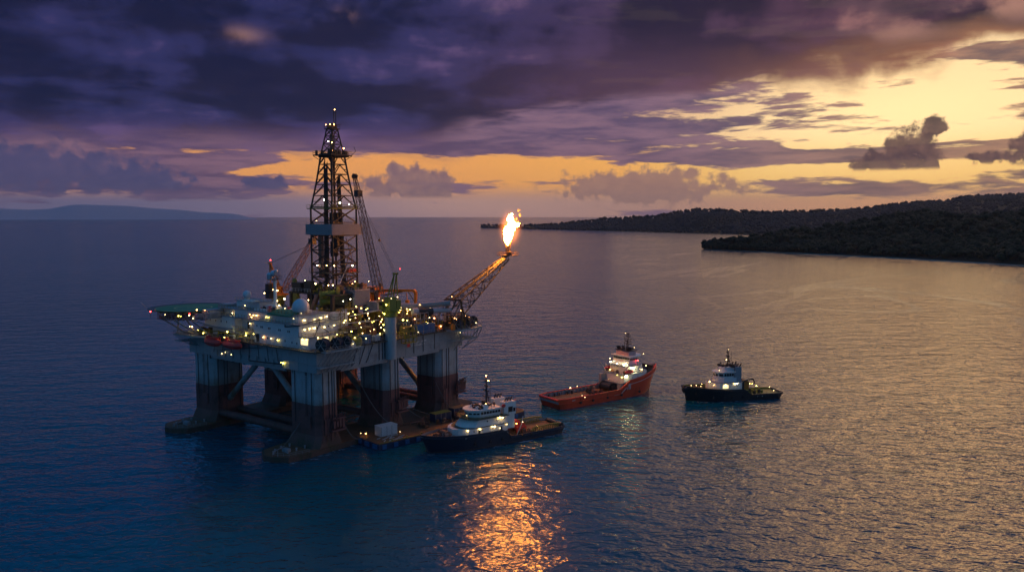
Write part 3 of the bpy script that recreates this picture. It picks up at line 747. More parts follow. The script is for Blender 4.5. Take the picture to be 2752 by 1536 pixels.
mb = MB()   # yellow access towers and pipe supports between the modules
for k, (u, v, z0, z1) in enumerate(((17, 9, 33.8, 40), (26, 15, 33.8, 41), (38.5, 13, 34.4, 41.5), (44, 15, 34.4, 39.5), (19.5, 22, 29.96, 40), (19.8, 33, 29.96, 42), (46, 8, 34.4, 38), (12, 4, 29.96, 34))):
    mb.mark('access_tower').lattice((u, v, z0), (u, v, z1), (0, 1, 0), 1.8, 1.8, 1.8, 1.8, 4, .1, .06)
for k in range(10): z = 34.6+k*.45; mb.mark('pipe_run').path([(16+k*.8, 17.5, z), (24+k*.5, 17.3, z), (24+k*.5, 17.3, z+2)], .13, 6)
for k in range(8): mb.mark('pipe_run').path([(38, 2+k*.35, 31+k*.4), (53, 2.2+k*.35, 31+k*.4), (53, 6, 31.5+k*.4)], .12, 6)
G.part('access_tower', mb, M['yellow'])
lamps(G, 'lampy', [(18, 8, 36.5), (25, 14, 37.6), (39, 12, 39.0), (44, 14, 38.4), (19.2, 21.5, 35), (19.4, 32.6, 38.5), (46, 7.6, 37.2), (33, 8, 32.6), (36, 10, 33), (50, 4, 33), (55, 9, 37)]); lamps(G, 'lamp', [(22, 6, 35.4), (42, 5, 36.4), (28, 17, 35), (12, 5, 33.2)])

rl = random.Random(99)   # small warm working lamps between the machinery
lamps(G, 'lamps', [(rl.uniform(16, 56), rl.uniform(0, 17), rl.uniform(31.5, 39)) for _ in range(34)]+[(rl.uniform(16, 23), rl.uniform(22, 54), rl.uniform(32, 38)) for _ in range(12)], 'work_lamp')
lamps(G, 'lampo', [(rl.uniform(30, 60), rl.uniform(0, 14), rl.uniform(31.5, 38)) for _ in range(9)], 'work_lamp')
gs = [MB() for _ in range(4)]; rr = random.Random(301); greeble(rr, gs, 16.5, 26.5, 5.5, 16.5, 34.2, 22, 3.4, .5, 1.6); greeble(rr, gs, 24, 54, -.6, 3, 29.96, 26, 2.8, .4, 1.4); greeble(rr, gs, 2, 30, 42, 62, 29.96, 16, 3, .6, 2); greeble(rr, gs, 54, 66, -4.4, 6, 30.21, 22, 3.4, .4, 1.6)
for g_, mt in zip(gs, ('yellow', 'orange', 'steel_dark', 'rust')): G.part('deck_machinery', g_, M[mt])

# ---------------------------------------------------------------- accommodation
H = Thing(RF, 'accommodation_block', 'stepped white living quarters with lit galleries on the front corner of the platform', 'living quarters', (8, 30, 29.95))
mb = MB(); mb.box(1, 15.2, 8.7, 30, 29.96, 36.6); mb.box(3.6, 15.2, 30.003, 56, 29.96, 36.55); mb.box(.9, 3.597, 41.2, 56, 33.1, 36.6); mb.box(1, 3.596, 39.9, 41.197, 29.96, 36.9)
mb.box(1, 4.2, 4.6, 8.697, 29.96, 33.3); mb.box(6.2, 15, 6.6, 8.69, 29.96, 33.2)
H.part('lower_storey', mb, M['white'])
mb = MB(); mb.box(2.6, 14, 11, 42, 36.85, 39.0); mb.box(4, 13.4, 42.003, 50, 36.85, 38.6); mb.box(6, 12, 34, 46, 39.3, 41.3); mb.box(15.4, 20, 9, 13, 34, 38.8)
H.part('upper_storey', mb, M['white'])
mb = MB(); mb.box(.7, 15.6, 8.2, 56.2, 36.61, 36.84); mb.box(2.2, 14.4, 10.6, 50.2, 39.01, 39.2); mb.box(.6, 15.4, 3.9, 8.68, 33.31, 33.6); mb.box(.4, 3.58, 30.01, 39.88, 32.95, 33.15); mb.box(.2, 3.5, 41, 56.5, 32.8, 33.05); mb.box(5.6, 12.4, 33.6, 46.4, 41.31, 41.45)
H.part('roof_slab', mb, M['greypanel'])
mb = MB(); mb.rail([(.8, 56, 36.85), (.8, 8.3, 36.85), (15.5, 8.3, 36.85)], 1.05, step=1.5, r=.045); mb.rail([(2.3, 50, 39.2), (2.3, 10.7, 39.2), (14.3, 10.7, 39.2)], 1.05, step=1.5, r=.045)
mb.rail([(.5, 39.8, 33.15), (.5, 30.1, 33.15)], 1.05, step=1.2, r=.045); mb.rail([(.7, 8.6, 33.6), (.7, 4, 33.6), (15.3, 4, 33.6)], 1.05, step=1.5, r=.045); mb.rail([(5.7, 46.3, 41.45), (5.7, 33.7, 41.45), (12.3, 33.7, 41.45)], 1.0, step=1.5, r=.045)
H.part('railing', mb, M['yellow'])
mb = MB()   # diagonal hoist frames in front of the gallery
for a, b in (((2.6, 3.8, 33.7), (4.4, 3.9, 37.0)), ((4.4, 3.9, 37.0), (8.6, 3.9, 33.8)), ((2.2, 7.8, 37), (5.0, 3.9, 38.5)), ((5.0, 3.9, 38.5), (4.4, 3.9, 37)), ((5, 3.9, 38.5), (6.6, 8, 37))): mb.tube(a, b, .12, 5)
mb.tube((.9, 8.0, 36.7), (-.6, 13, 36.1), .2, 5); mb.tube((-.6, 13, 36.2), (1, 15, 36.3), .2, 5)
H.part('hoist_frame', mb, M['steel_dark'])
mb = MB(); mb.box(15.6, 18.6, 8.9, 9.1, 30, 36); mb.mark().box(6.3, 6.6, 4.2, 6.5, 29.96, 33.3); mb.mark().box(10.5, 10.8, 4.2, 6.5, 29.96, 33.3); H.part('bulkhead', mb, M['white'])
wm = MB(); wm.box(-.03, .06, -.17, .17, -.3, .3); wm.tube((-.045, -.17, .3), (-.045, .17, .3), .03, 4); port = mesh('window', wm, M['glass'])
for v, z in ((26.6, 34.8), (25.9, 34.8), (22.9, 34.7), (22.2, 34.7), (18.0, 34.6), (17.3, 34.6), (13.8, 34.5), (13.1, 34.5), (9.8, 31.3), (15.2, 31.6), (23.5, 31.7), (44, 35), (47, 35), (50, 35), (53, 35), (12, 31.4), (28.6, 35)):
    o = bpy.data.objects.new('window', port); link(o, H.o); o.location = (.97-8 if v < 40 else .87-8, v-30, z-29.95)
for u, z in ((4, 35.9), (7.5, 35.9), (12, 35.9)):
    o = bpy.data.objects.new('window', port); link(o, H.o); o.location = (u-8, 8.67-30, z-29.95-.6); o.rotation_euler = (0, 0, R(90))
mb = MB(); mb.box(.93, .99, 27.6, 29, 30.1, 32.4); mb.tube((.96, 28.3, 31.6), (.96, 28.31, 32.6), .68, 10); mb.mark().box(3.52, 3.59, 31, 32, 30.1, 32.1); mb.mark().box(3.52, 3.59, 36, 37, 33.2, 35.3); H.part('door', mb, M['steel_dark'])
mb = MB(); mb.box(.92, .99, 4.9, 7.9, 31.2, 32.7); H.part('window', mb, M['winlit'])
mb = MB(); mb.mark().box(7, 10, 6.52, 6.59, 31, 32.6); mb.mark().box(11.4, 14.2, 6.52, 6.59, 31, 32.6); H.part('window', mb, M['winlit'])
mb = MB(); mb.add([(1.4, 13.2, 38.7), (1.4, 24.2, 38.7), (6.2, 24.6, 39.9), (6.2, 12.9, 39.9), (1.4, 13.2, 39.0), (1.4, 24.2, 39.0), (6.2, 24.6, 40.2), (6.2, 12.9, 40.2)], [(3, 2, 1, 0), (4, 5, 6, 7), (0, 1, 5, 4), (1, 2, 6, 5), (2, 3, 7, 6), (3, 0, 4, 7)])
H.part('green_canopy', mb, M['teal'])
mb = MB(); mb.box(5, 11, 15, 22, 39.2, 39.9); mb.mark().box(7, 9, 27, 32, 39.2, 40.6); mb.mark().box(3.2, 5, 27, 33, 39.2, 39.8); mb.mark().box(4, 7, 35, 40, 41.46, 41.9); H.part('roof_unit', mb, M['white2'])
gs = [MB() for _ in range(3)]; greeble(random.Random(5), gs, 3, 13.6, 24, 33, 39.2, 14, 1.3, .4, 1.4); greeble(random.Random(6), gs, 2, 13, 42.5, 50, 38.6, 10, 1.2, .4, 1.4)
for g_, mt in zip(gs, ('steel_dark', 'red', 'greypanel')): H.part('roof_unit', g_, M[mt])
lamps(H, 'lamp', [(2.8, 8.3, 35.3), (4.6, 8.3, 35.4), (6.4, 8.3, 35.4), (10.1, 8.3, 35.3), (13.9, 8.3, 35.4), (8.4, 10.6, 37.6), (10.8, 10.6, 37.8), (4.6, 10.6, 37.7), (13, 10.6, 38), (.6, 21.3, 31.8), (3.2, 35.3, 34.9), (3.2, 30.9, 34.9), (6, 41.6, 39.9), (7.4, 26, 40.9), (6.4, 22, 40.4), (13.6, 24, 42.0), (3.2, 44.3, 37.6)])
lamps(H, 'lampy', [(.6, 18.2, 31.6), (2.3, 25.8, 37.8), (2.3, 24.8, 37.8), (.7, 6.9, 32.9), (3.2, 33.5, 31.8), (3.2, 37.5, 31.8)])
lamps(H, 'lampo', [(.6, 25.1, 31.9), (2.3, 34.0, 38.0), (2.3, 32.2, 37.9), (2.3, 30.6, 37.9), (.5, 30.5, 37.6)])
lamps(H, 'lamps', [(8.5, 43, 41.9), (5, 12.5, 39.6), (1.4, 11.6, 38.4)])

for (nm, lb, c, r) in (('radome', 'large white satellite dome on the roof above the green canopy', (6.2, 14.2, 41.2), 2.55), ('radome', 'small white satellite dome on a stalk at the back of the quarters roof', (8, 43.2, 43.2), 1.3)):
    T_ = Thing(RF, nm, lb, 'radome', (c[0], c[1], c[2]-r*1.55))
    mb = MB(); mb.ball(c, r, 28, 16, -.72); T_.part('dome', mb, M['dome'], smooth=True)
    mb = MB(); mb.lathe([(r*.68, 0), (r*.72, .6), (r*.62, r*.9)], c[0], c[1], c[2]-r*1.55, 20); T_.part('pedestal', mb, M['white2'])
# communication mast
K = Thing(RF, 'communication_mast', 'slender white mast crowded with aerials behind the quarters roof', 'mast', (8, 28.6, 39.2))
mb = MB(); mb.tube((8, 28.6, 39.2), (8, 28.6, 49.5), .55, 10, .45); mb.tube((8.5, 29.6, 39.2), (8.5, 29.6, 49), .2, 6); K.part('pole', mb, M['white2'])
mb = MB(); mb.box(6.4, 9.6, 27.2, 30.2, 48.6, 48.8); mb.box(6.8, 9.2, 29.8, 33.2, 45.0, 45.2); mb.rail([(6.4, 27.2, 48.8), (6.4, 30.2, 48.8), (9.6, 30.2, 48.8), (9.6, 27.2, 48.8)], 1.1, True, 1.2); K.part('platform', mb, M['steel_dark'])
mb = MB(); mb.ball((8, 29.2, 50.6), 1.0, 14, 8); mb.ball((7.6, 27.4, 51.4), .6, 12, 6); mb.lathe([(.9, 0), (.9, 1.6), (.4, 2)], 7.6, 30.6, 48.8, 12); K.part('antenna_dome', mb, M['dome'])
mb = MB(); mb.box(7.1, 8.9, 30.4, 32.4, 42.6, 44.98); mb.box(7.3, 8.7, 31, 32.6, 45.2, 47.2); mb.tube((7.6, 31.9, 47.2), (7.6, 31.9, 50), .07, 4)
for k in range(5): mb.tube((7+k*.5, 27.4, 48.8), (7+k*.5, 27.3, 51.5+k % 3), .05, 4)
mb.tube((6, 26.5, 46.5), (10, 31, 46.5), .08, 4); K.part('equipment_box', mb, M['steel_dark'])

# ---------------------------------------------------------------- helideck
D = Thing(RF, 'helideck', 'round green helicopter deck with pale rings held out over the water', 'helideck', (2.5, 65, 36.4))
cx, cv, rd_ = 2.5, 65, 12.0
octo = lambda r, n=16: [(cx+r*math.cos(2*math.pi*(i+.5)/n), cv+r*math.sin(2*math.pi*(i+.5)/n)) for i in range(n)]
mb = MB(); mb.prism(octo(rd_), 37.6, 38.0); D.part('deck_plate', mb, M['teal'])
def ring(r0, r1, z, n=48):
    m_ = MB(); vs = []
    for r in (r0, r1):
        for i in range(n): t = 2*math.pi*i/n; vs.append((cx+r*math.cos(t), cv+r*math.sin(t), z))
    m_.add(vs, [(i, n+i, n+(i+1) % n, (i+1) % n) for i in range(n)]); return m_
D.part('ring_marking', ring(5.6, 6.05, 38.008), M['line']); D.part('ring_marking', ring(1.6, 1.9, 38.008), M['line']); D.part('ring_marking', ring(11.6, 11.85, 38.008), M['line'])
mb = MB(); a, b = octo(12.5), octo(14.2); vs = [(*p, 37.8) for p in a]+[(*p, 38.15) for p in b]+[(*p, 37.7) for p in a]+[(*p, 38.05) for p in b]
mb.add(vs, [(i, 16+i, 16+(i+1) % 16, (i+1) % 16) for i in range(16)]+[(32+i, 32+(i+1) % 16, 48+(i+1) % 16, 48+i) for i in range(16)])
for p in b: mb.tube((*p, 38.1), ((p[0]-cx)*.85+cx, (p[1]-cv)*.85+cv, 37.5), .09, 4)
D.part('safety_net', mb, M['steel_dark'])
mb = MB()
for k in range(-4, 5):
    w = math.sqrt(max(0, 11.5**2-(k*2.6)**2)); z0 = 35.0
    mb.tube((cx+k*2.6, cv-w, 37.4), (cx+k*2.6, cv+w, 37.4), .15, 4); w2 = w*.85; mb.tube((cx+k*2.6, cv-w2, z0), (cx+k*2.6, cv+w2, z0), .13, 4)
    mb.tube((cx-w, cv+k*2.6, 37.3), (cx+w, cv+k*2.6, 37.3), .15, 4); mb.tube((cx-w2, cv+k*2.6, z0), (cx+w2, cv+k*2.6, z0), .12, 4)
    n = 7
    for j in range(n): s0, s1 = -w2+2*w2*j/n, -w2+2*w2*(j+1)/n; mb.tube((cx+k*2.6, cv+s0, z0), (cx+k*2.6, cv+(s0+s1)/2, 37.4), .08, 4); mb.tube((cx+k*2.6, cv+(s0+s1)/2, 37.4), (cx+k*2.6, cv+s1, z0), .08, 4)
D.part('under_truss', mb, M['steel_dark'])
mb = MB()
for a, b in (((-5.5, 72, 35), (-1.2, 64.5, 30.2)), ((-6.5, 62, 35), (-1.2, 57, 30.2)), ((-4, 56, 35), (-1.2, 50, 30.3)), ((4, 74, 35), (3, 66, 30)), ((0, 70, 35), (-3.5, 65, 30)), ((10, 60, 35), (8, 60, 30)), ((4, 54, 35), (4, 54, 29.96)), ((10, 54, 35), (10, 54, 29.96))): mb.mark().tube(a, b, .24, 7)
mb.mark().tube((-4, 56, 35.2), (-1, 35, 32.2), .2, 6); mb.tube((-1, 35, 32.2), (1, 34, 32.5), .15, 5)
D.part('support_strut', mb, M['greybeam'])
mb = MB(); mb.box(-2.2, 3.2, 49.2, 52.6, 37.0, 38.6); mb.box(3.5, 8, 48, 52.5, 38.62, 40.0); mb.box(-4.6, -2.4, 51.2, 53, 36.4, 37.5); D.part('access_platform', mb, M['greypanel'])
mb = MB(); mb.box(-4, 6, 46.5, 49.2, 36.2, 36.5); mb.rail([(-4, 49, 36.5), (-4, 46.5, 36.5), (2, 46.5, 36.5)], 1.0, step=1.0); mb.box(-3, 1, 47, 48.4, 36.5, 37.9); D.part('access_stair', mb, M['greybeam'])
lamps(D, 'lampr', [(-8.4, 72.4, 37.2), (-5.5, 54.3, 37.5)])
lamps(D, 'lampo', [(-4.0, 52.6, 38.7), (-3.2, 49.4, 38.8)])
lamps(D, 'lampy', [(-5, 60, 36.2), (-5, 61.6, 36.2)]); lamps(D, 'lamp', [(-4.8, 55.6, 36.8), (-1, 48.9, 37.4)]); lamps(D, 'lamps', [(-2, 58, 36), (-3, 56.5, 35.6), (-7, 66, 36.5)])
WM_ = MB(); WM_.tube((-8.8, 73.5, 38), (-9.8, 75.5, 40.2), .09, 4); WM_.tube((-9.8, 75.5, 40.2), (-8.6, 74.6, 38.6), .05, 4); D.part('windsock_pole', WM_, M['greybeam'])

# ---------------------------------------------------------------- lifeboats
def lifeboat(u, v, L, z, label, base):
    T_ = Thing(RF, 'lifeboat', label, 'lifeboat', (u, v, z), 'enclosed lifeboats hanging on the platform side')
    mb = MB(); n = 14; vs = []; m_ = 12
    for i in range(n+1):
        t = -1+2*i/n; w = max(.06, (1-abs(t)**2.6))**.6
        for j in range(m_):
            a = 2*math.pi*j/m_; y, zz = math.cos(a), math.sin(a)
            vs.append((u+y*1.55*w*(1 if zz < 0 else .9), v+t*L/2, z+zz*(1.35 if zz < 0 else 1.5)*(.35+.65*w)+(.25*t*t if zz < 0 else -.1*t*t)))
    fs = [(i*m_+j, i*m_+(j+1) % m_, (i+1)*m_+(j+1) % m_, (i+1)*m_+j) for i in range(n) for j in range(m_)]+[tuple(range(m_))[::-1], tuple(range(n*m_, n*m_+m_))]
    mb.add(vs, fs); T_.part('hull', mb, M['red'], smooth=True)
    mb = MB(); mb.lathe([(.8, 0), (.85, .5), (.5, .9)], u, v+L*.27, z+1.2, 10); mb.box(u-1.0, u+1.0, v-L*.3, v+L*.12, z+1.3, z+1.6); T_.part('canopy_hatch', mb, M['red'])
    mb = MB(); mb.path([(u-1.58, v-L*.38, z-.1), (u-1.68, v, z-.15), (u-1.58, v+L*.38, z-.1)], .1, 5); T_.part('fender', mb, M['steel_dark'])
    mb = MB()
    for s in (-1, 1): mb.mark().tube((1.0, v+s*L*.33, z+2.8), (u, v+s*L*.33, z+3.0), .2, 5); mb.tube((u, v+s*L*.33, z+3.0), (u, v+s*L*.33, z+1.2), .06, 4); mb.tube((.2, v+s*L*.33, 29.96), (1.0, v+s*L*.33, z+2.8), .2, 5)
    T_.part('davit', mb, M['yellow'])
lifeboat(-3.2, 35.4, 9.6, 29.0, 'orange red enclosed lifeboat nearer the white wall of the quarters', 0)
lifeboat(-3.2, 45.6, 8.6, 28.9, 'orange red enclosed lifeboat nearer the helideck corner column', 0)

# ---------------------------------------------------------------- derrick
DC = (31.3, 27.7)
T = Thing(RF, 'drilling_derrick', 'tall tapering dark lattice derrick over the drill floor', 'derrick', (*DC, 44.4))
def sq(w, z, du=0, dv=0): return [Vector((DC[0]+a*w/2+du, DC[1]+b*w/2+dv, z)) for a, b in ((-1, -1), (1, -1), (1, 1), (-1, 1))]
def tower(levels, rc, rb, style='K'):
    mb = MB()
    for (z0, w0), (z1, w1) in zip(levels, levels[1:]):
        A, B = sq(w0, z0), sq(w1, z1)
        for j in range(4):
            k = (j+1) % 4; mb.tube(A[j], B[j], rc, 5); mb.tube(A[j], A[k], rb, 4)
            mt = (B[j]+B[k])/2; ma = (A[j]+A[k])/2
            if style == 'K': mb.tube(A[j], mt, rb, 4); mb.tube(A[k], mt, rb, 4)
            else: mb.tube(A[j], B[k], rb, 4); mb.tube(A[k], B[j], rb, 4)
            if style == 'K' and w0 > 6: q = (A[j]+mt)/2; mb.tube(q, (A[j]+B[j])/2, rb*.7, 4); q = (A[k]+mt)/2; mb.tube(q, (A[k]+B[k])/2, rb*.7, 4)
    for j in range(4): mb.tube(sq(levels[-1][1], levels[-1][0])[j], sq(levels[-1][1], levels[-1][0])[(j+1) % 4], rb, 4)
    return mb
T.part('lower_lattice', tower([(44.4, 10.4), (48.3, 10.4), (52.6, 10.4), (57.2, 10.4), (61.9, 10.4), (66.2, 10.4), (71.2, 10.4)], .34, .19, 'X'), M['derrick'])
T.part('middle_lattice', tower([(71.2, 10.2), (75.0, 8.95), (78.6, 7.8), (82.0, 6.9), (85.2, 6.1), (88.6, 5.3)], .31, .17), M['derrick'])
T.part('upper_lattice', tower([(88.6, 5.2), (91.8, 4.1), (94.4, 3.2), (96.6, 2.5)], .24, .13, 'X'), M['derrick'])
mb = MB(); w = 13.0
for z0, z1, nm in ((62.2, 65.7, 0),):
    o_, i_ = sq(w, z0), sq(w-.5, z0)
    for j in range(4):
        k = (j+1) % 4; a, b = o_[j], o_[k]; c, d = i_[j], i_[k]
        mb.add([a, b, d, c]+[p+Vector((0, 0, z1-z0)) for p in (a, b, d, c)], [(3, 2, 1, 0), (4, 5, 6, 7), (0, 1, 5, 4), (1, 2, 6, 5), (2, 3, 7, 6), (3, 0, 4, 7)])
T.part('wind_wall', mb, M['greypanel'])
mb = MB()
for j in range(26):
    s = -w/2+.25+j*.5; mb.box(DC[0]-w/2-.05, DC[0]-w/2, DC[1]+s-.04, DC[1]+s+.04, 62.3, 65.6); mb.box(DC[0]+s-.04, DC[0]+s+.04, DC[1]-w/2-.05, DC[1]-w/2, 62.3, 65.6)
T.part('wall_rib', mb, M['greypanel'])
def platform(w, z, t, mat, nm='platform', rail=True, inner=0):
    mb = MB(); a = sq(w, z); h = sq(inner, z)
    if inner:
        for j in range(4):
            k = (j+1) % 4; mb.add([a[j], a[k], h[k], h[j]]+[p+Vector((0, 0, t)) for p in (a[j], a[k], h[k], h[j])], [(3, 2, 1, 0), (4, 5, 6, 7), (0, 1, 5, 4), (1, 2, 6, 5), (2, 3, 7, 6), (3, 0, 4, 7)])
    else: mb.box(a[0].x, a[2].x, a[0].y, a[2].y, z, z+t)
    if rail: mb.rail([p+Vector((0, 0, t)) for p in a], 1.1, True, 1.5, .05)
    T.part(nm, mb, mat)
platform(12.2, 70.6, .3, M['green_yellow'], 'belly_platform', inner=7.6)
platform(8.9, 88.0, .35, M['derrick'], 'monkey_board', inner=4.0)
mb = MB(); rr = random.Random(8)
for a, b in zip(sq(8.9, 88.0), sq(5.0, 86.2)): mb.tube(a, b, .12, 4)
for k in range(40): u = DC[0]+rr.uniform(-3.9, 3.9); v = DC[1]+rr.uniform(-3.9, 3.9); mb.box(u-.3, u+.3, v-.3, v+.3, 88.35, 88.5+rr.random()*1.6)
for k in range(16): mb.box(DC[0]-3+k*.4, DC[0]-2.85+k*.4, DC[1]-4.4, DC[1]+3.5, 87.5, 87.9)
for s in (-1, 1): mb.path([(DC[0]+s*4.4, DC[1]-4.4, 88.3), (DC[0]+s*5.4, DC[1]-5.2, 89.6), (DC[0]+s*5.0, DC[1]-4.8, 91)], .1, 4)
T.part('fingerboard', mb, M['derrick'])
platform(3.6, 96.6, .3, M['derrick'], 'crown_platform')
mb = MB(); mb.box(DC[0]-1.3, DC[0]+1.3, DC[1]-1.0, DC[1]+1.0, 96.9, 98.0); mb.drum((DC[0]-1, DC[1], 98), (DC[0]+1, DC[1], 98), .55, 12); mb.tube((DC[0]-1.8, DC[1]-2.1, 97.9), (DC[0]+1.9, DC[1]-2.2, 98.2), .1, 4); T.part('crown_block', mb, M['derrick'])
mb = MB(); mb.tube((32.0, 27.6, 97), (32.0, 27.6, 103), .14, 5); mb.tube((32.7, 27.4, 97), (32.7, 27.4, 103), .14, 5)
for k in range(6): mb.tube((32.0, 27.6, 97.8+k), (32.7, 27.4, 98.2+k), .06, 4)
T.part('antenna', mb, M['derrick'])
mb = MB()   # pipes racked inside, guide rails, travelling block
for k in range(9): mb.mark().tube((DC[0]-2.6+(k % 3)*.5, DC[1]+1.0+(k//3)*.5, 45), (DC[0]-2.2+(k % 3)*.35, DC[1]+1+(k//3)*.35, 84+k % 4), .16, 5)
for k in range(9): mb.mark().tube((DC[0]+1.2+(k % 3)*.5, DC[1]-3.0+(k//3)*.5, 45), (DC[0]+.9+(k % 3)*.3, DC[1]-1.6+(k//3)*.35, 80+k % 3), .15, 5)
T.part('racked_pipe', mb, M['steel_dark'])
mb = MB()
for s in (-1, 1): mb.tube((DC[0]+s*.8, DC[1], 46), (DC[0]+s*.8, DC[1], 95), .16, 5)
for k in range(4): mb.tube((DC[0]-.3+k*.2, DC[1]+.1, 68), (DC[0]-.3+k*.2, DC[1]+.1, 96), .045, 4)
T.part('guide_rail', mb, M['derrick'])
mb = MB(); mb.box(DC[0]-1.2, DC[0]+1.2, DC[1]-.8, DC[1]+.8, 65.2, 69.5); mb.box(DC[0]-.9, DC[0]+.9, DC[1]-.9, DC[1]+.9, 55, 60); mb.lathe([(.5, 0), (1.4, 2.2), (1.3, 5.4)], DC[0]-.2, DC[1]-1, 56.4, 10); T.part('travelling_block', mb, M['steel_dark'])
mb = MB(); mb.box(DC[0]-4.9, DC[0]-3.9, DC[1]+.6, DC[1]+2.2, 48, 62); mb.tube((DC[0]+3, DC[1]-3, 47), (DC[0]+4.6, DC[1]+2, 60), .16, 5); mb.tube((DC[0]+4, DC[1]-4, 58), (DC[0]+1, DC[1]-2, 47), .14, 5)
mb.path([(DC[0]+2, DC[1]-3.6, 61), (DC[0]+4, DC[1]-4.2, 54), (DC[0]+3.4, DC[1]-3, 48)], .12, 5); T.part('standpipe', mb, M['boomred'])
platform(11.8, 49.6, .25, M['deck'], 'lower_platform', inner=8.0)
mb = MB(); mb.box(DC[0]+1, DC[0]+4.6, DC[1]-5.6, DC[1]-4.4, 49.9, 50.8); T.part('control_cabin', mb, M['red'])
mb = MB(); mb.tube((DC[0]-3.0, DC[1]-5.5, 46.2), (DC[0]+.8, DC[1]-5.6, 52.3), .2, 5); T.part('tong_arm', mb, M['tarp'])
lamps(T, 'lampw', [(25.9, 30, 52.2), (33.8, 21.9, 52.1), (26.9, 27.2, 73.6), (29.6, 22.6, 72.6), (35.9, 25.2, 72.2), (27.4, 25.2, 92.3)])
lamps(T, 'lamp', [(25.9, 25.4, 52.3), (26.4, 22.3, 52.3), (24.8, 28.6, 66.8)])
lamps(T, 'lampy', [(29.2, 25.4, 92.1)])
lamps(T, 'lampo', [(29.4, 28.4, 98.0), (29.9, 27.0, 98.1), (30.5, 25.8, 98.0), (34.6, 26, 90.6), (32.4, 27.5, 103.1), (29.6, 26, 89.6)])

# ---------------------------------------------------------------- drill floor and substructure
S_ = Thing(RF, 'drill_floor', 'cluttered drill floor substructure with blue grey cladding and yellow drums under the derrick', 'drill floor', (30, 27, 29.95))
mb = MB(); mb.box(22, 42, 18.2, 40, 42.9, 43.3); mb.box(24, 40, 20, 38, 38.6, 38.9); mb.box(21.5, 25, 34, 39.6, 43.31, 43.5)
for u in (22.6, 30, 36.6, 41.6):
    for v in (19, 29, 39.4): mb.box(u-.5, u+.5, v-.5, v+.5, 29.96, 42.89)
S_.part('floor_deck', mb, M['steel_dark'])
mb = MB(); mb.box(30.6, 37.4, 17.5, 28, 39.0, 43.9); S_.part('cladding_panel', mb, M['greypanel'])
mb = MB()
for k in range(22): mb.box(30.54, 30.59, 17.7+k*.48, 17.8+k*.48, 39.1, 43.8)
for k in range(14): mb.box(30.7+k*.48, 30.8+k*.48, 17.44, 17.49, 39.1, 43.8)
S_.part('cladding_rib', mb, M['greypanel'])
mb = MB(); mb.path([(30.6, 28, 44.2), (30.6, 17.5, 44.2), (37.4, 17.5, 44.2)], .12, 5); mb.rail([(30.6, 28, 43.9), (30.6, 17.5, 43.9), (37.4, 17.5, 43.9)], 1.1, step=1.5); mb.rail([(22.1, 39.8, 43.5), (22.1, 29, 43.5)], 1.1, step=1.5); S_.part('railing', mb, M['tarp'])
mb = MB(); mb.box(22.4, 25.8, 34.4, 39, 43.51, 46.4); mb.box(22.6, 24.4, 29.8, 33, 43.31, 47.2); mb.box(22.4, 26, 20, 22.8, 29.96, 38.5); S_.part('driller_cabin', mb, M['steel_dark'])
mb = MB(); mb.box(22.2, 23.4, 36.2, 38.2, 38.8, 42.8); mb.lathe([(.8, 0), (.8, 3.6), (.4, 4.2)], 23.4, 38.6, 43.51, 10); S_.part('yellow_tank', mb, M['yellow'])
mb = MB(); mb.drum((21.5, 23.4, 43.2), (25.5, 21.8, 43.4), 1.1, 14, .2); mb.drum((21.8, 23.8, 40.8), (25.5, 22.0, 41.0), 1.1, 14, .2)
for k in range(6): mb.tube((21.6+k*.75, 23.2-k*.3, 41.2), (21.6+k*.75, 22.6-k*.3, 44.4), .09, 4)
S_.part('yellow_drum', mb, M['green_yellow'])
mb = MB(); mb.add([(20.2, 27.8, 37.4), (20.2, 26.4, 37.4), (21.4, 24.4, 43.2), (21.4, 26, 43.2), (21.4, 27.8, 37.4), (21.4, 26.4, 37.4), (22.4, 24.4, 43.2), (22.4, 26, 43.2)], [(0, 1, 2, 3), (7, 6, 5, 4), (1, 5, 6, 2), (0, 3, 7, 4), (3, 2, 6, 7), (0, 4, 5, 1)]); S_.part('red_chute', mb, M['boomred'])
gs = [MB() for _ in range(5)]; rr = random.Random(12)
greeble(rr, gs, 31, 37.2, 18.4, 27.5, 43.9, 16, 3.0, .6, 2); greeble(rr, gs, 23, 30, 19, 38, 43.32, 24, 3.0, .6, 2); greeble(rr, gs, 23, 41, 18.4, 20, 33, 10, 3); greeble(rr, gs, 22, 30, 17, 24, 29.96, 24, 6, .8, 3)
greeble(rr, gs, 36, 44, 14, 22, 29.96, 20, 7, .8, 3); greeble(rr, gs, 37.5, 43, 18, 36, 43.3, 12, 3, .8, 2.4); greeble(rr, gs, 20, 24, 24, 40, 29.96, 26, 9, .8, 2.6)
for g_, mt in zip(gs, ('yellow', 'steel_dark', 'deck', 'boomred', 'yellow')): S_.part('rig_machinery', g_, M[mt])
mb = MB(); mb.box(24.5, 38, 16.6, 18.18, 38.3, 38.6); mb.box(33, 44, 12, 17.4, 37.4, 37.6); mb.box(35.5, 40.5, 12.2, 17, 37.61, 40.2); S_.part('side_module', mb, M['greypanel'])
mb = MB(); mb.tube((24, 12.5, 36.8), (34.5, 10.8, 37.8), .18, 6); mb.tube((19, 9, 35.2), (27, 7, 35.6), .16, 6); mb.tube((26, 11, 34.4), (33, 9, 35.0), .14, 6)
mb.add([(20.6, 12, 39.4), (21.8, 11.4, 39.4), (20.9, 11.6, 31.0), (20.6, 11.8, 31), (20.6, 12.2, 39.4), (21.8, 11.6, 39.4), (20.9, 11.8, 31), (20.6, 12, 31)], [(0, 3, 2, 1), (4, 5, 6, 7), (0, 1, 5, 4), (1, 2, 6, 5), (2, 3, 7, 6), (3, 0, 4, 7)])
S_.part('loading_arm', mb, M['tarp'])
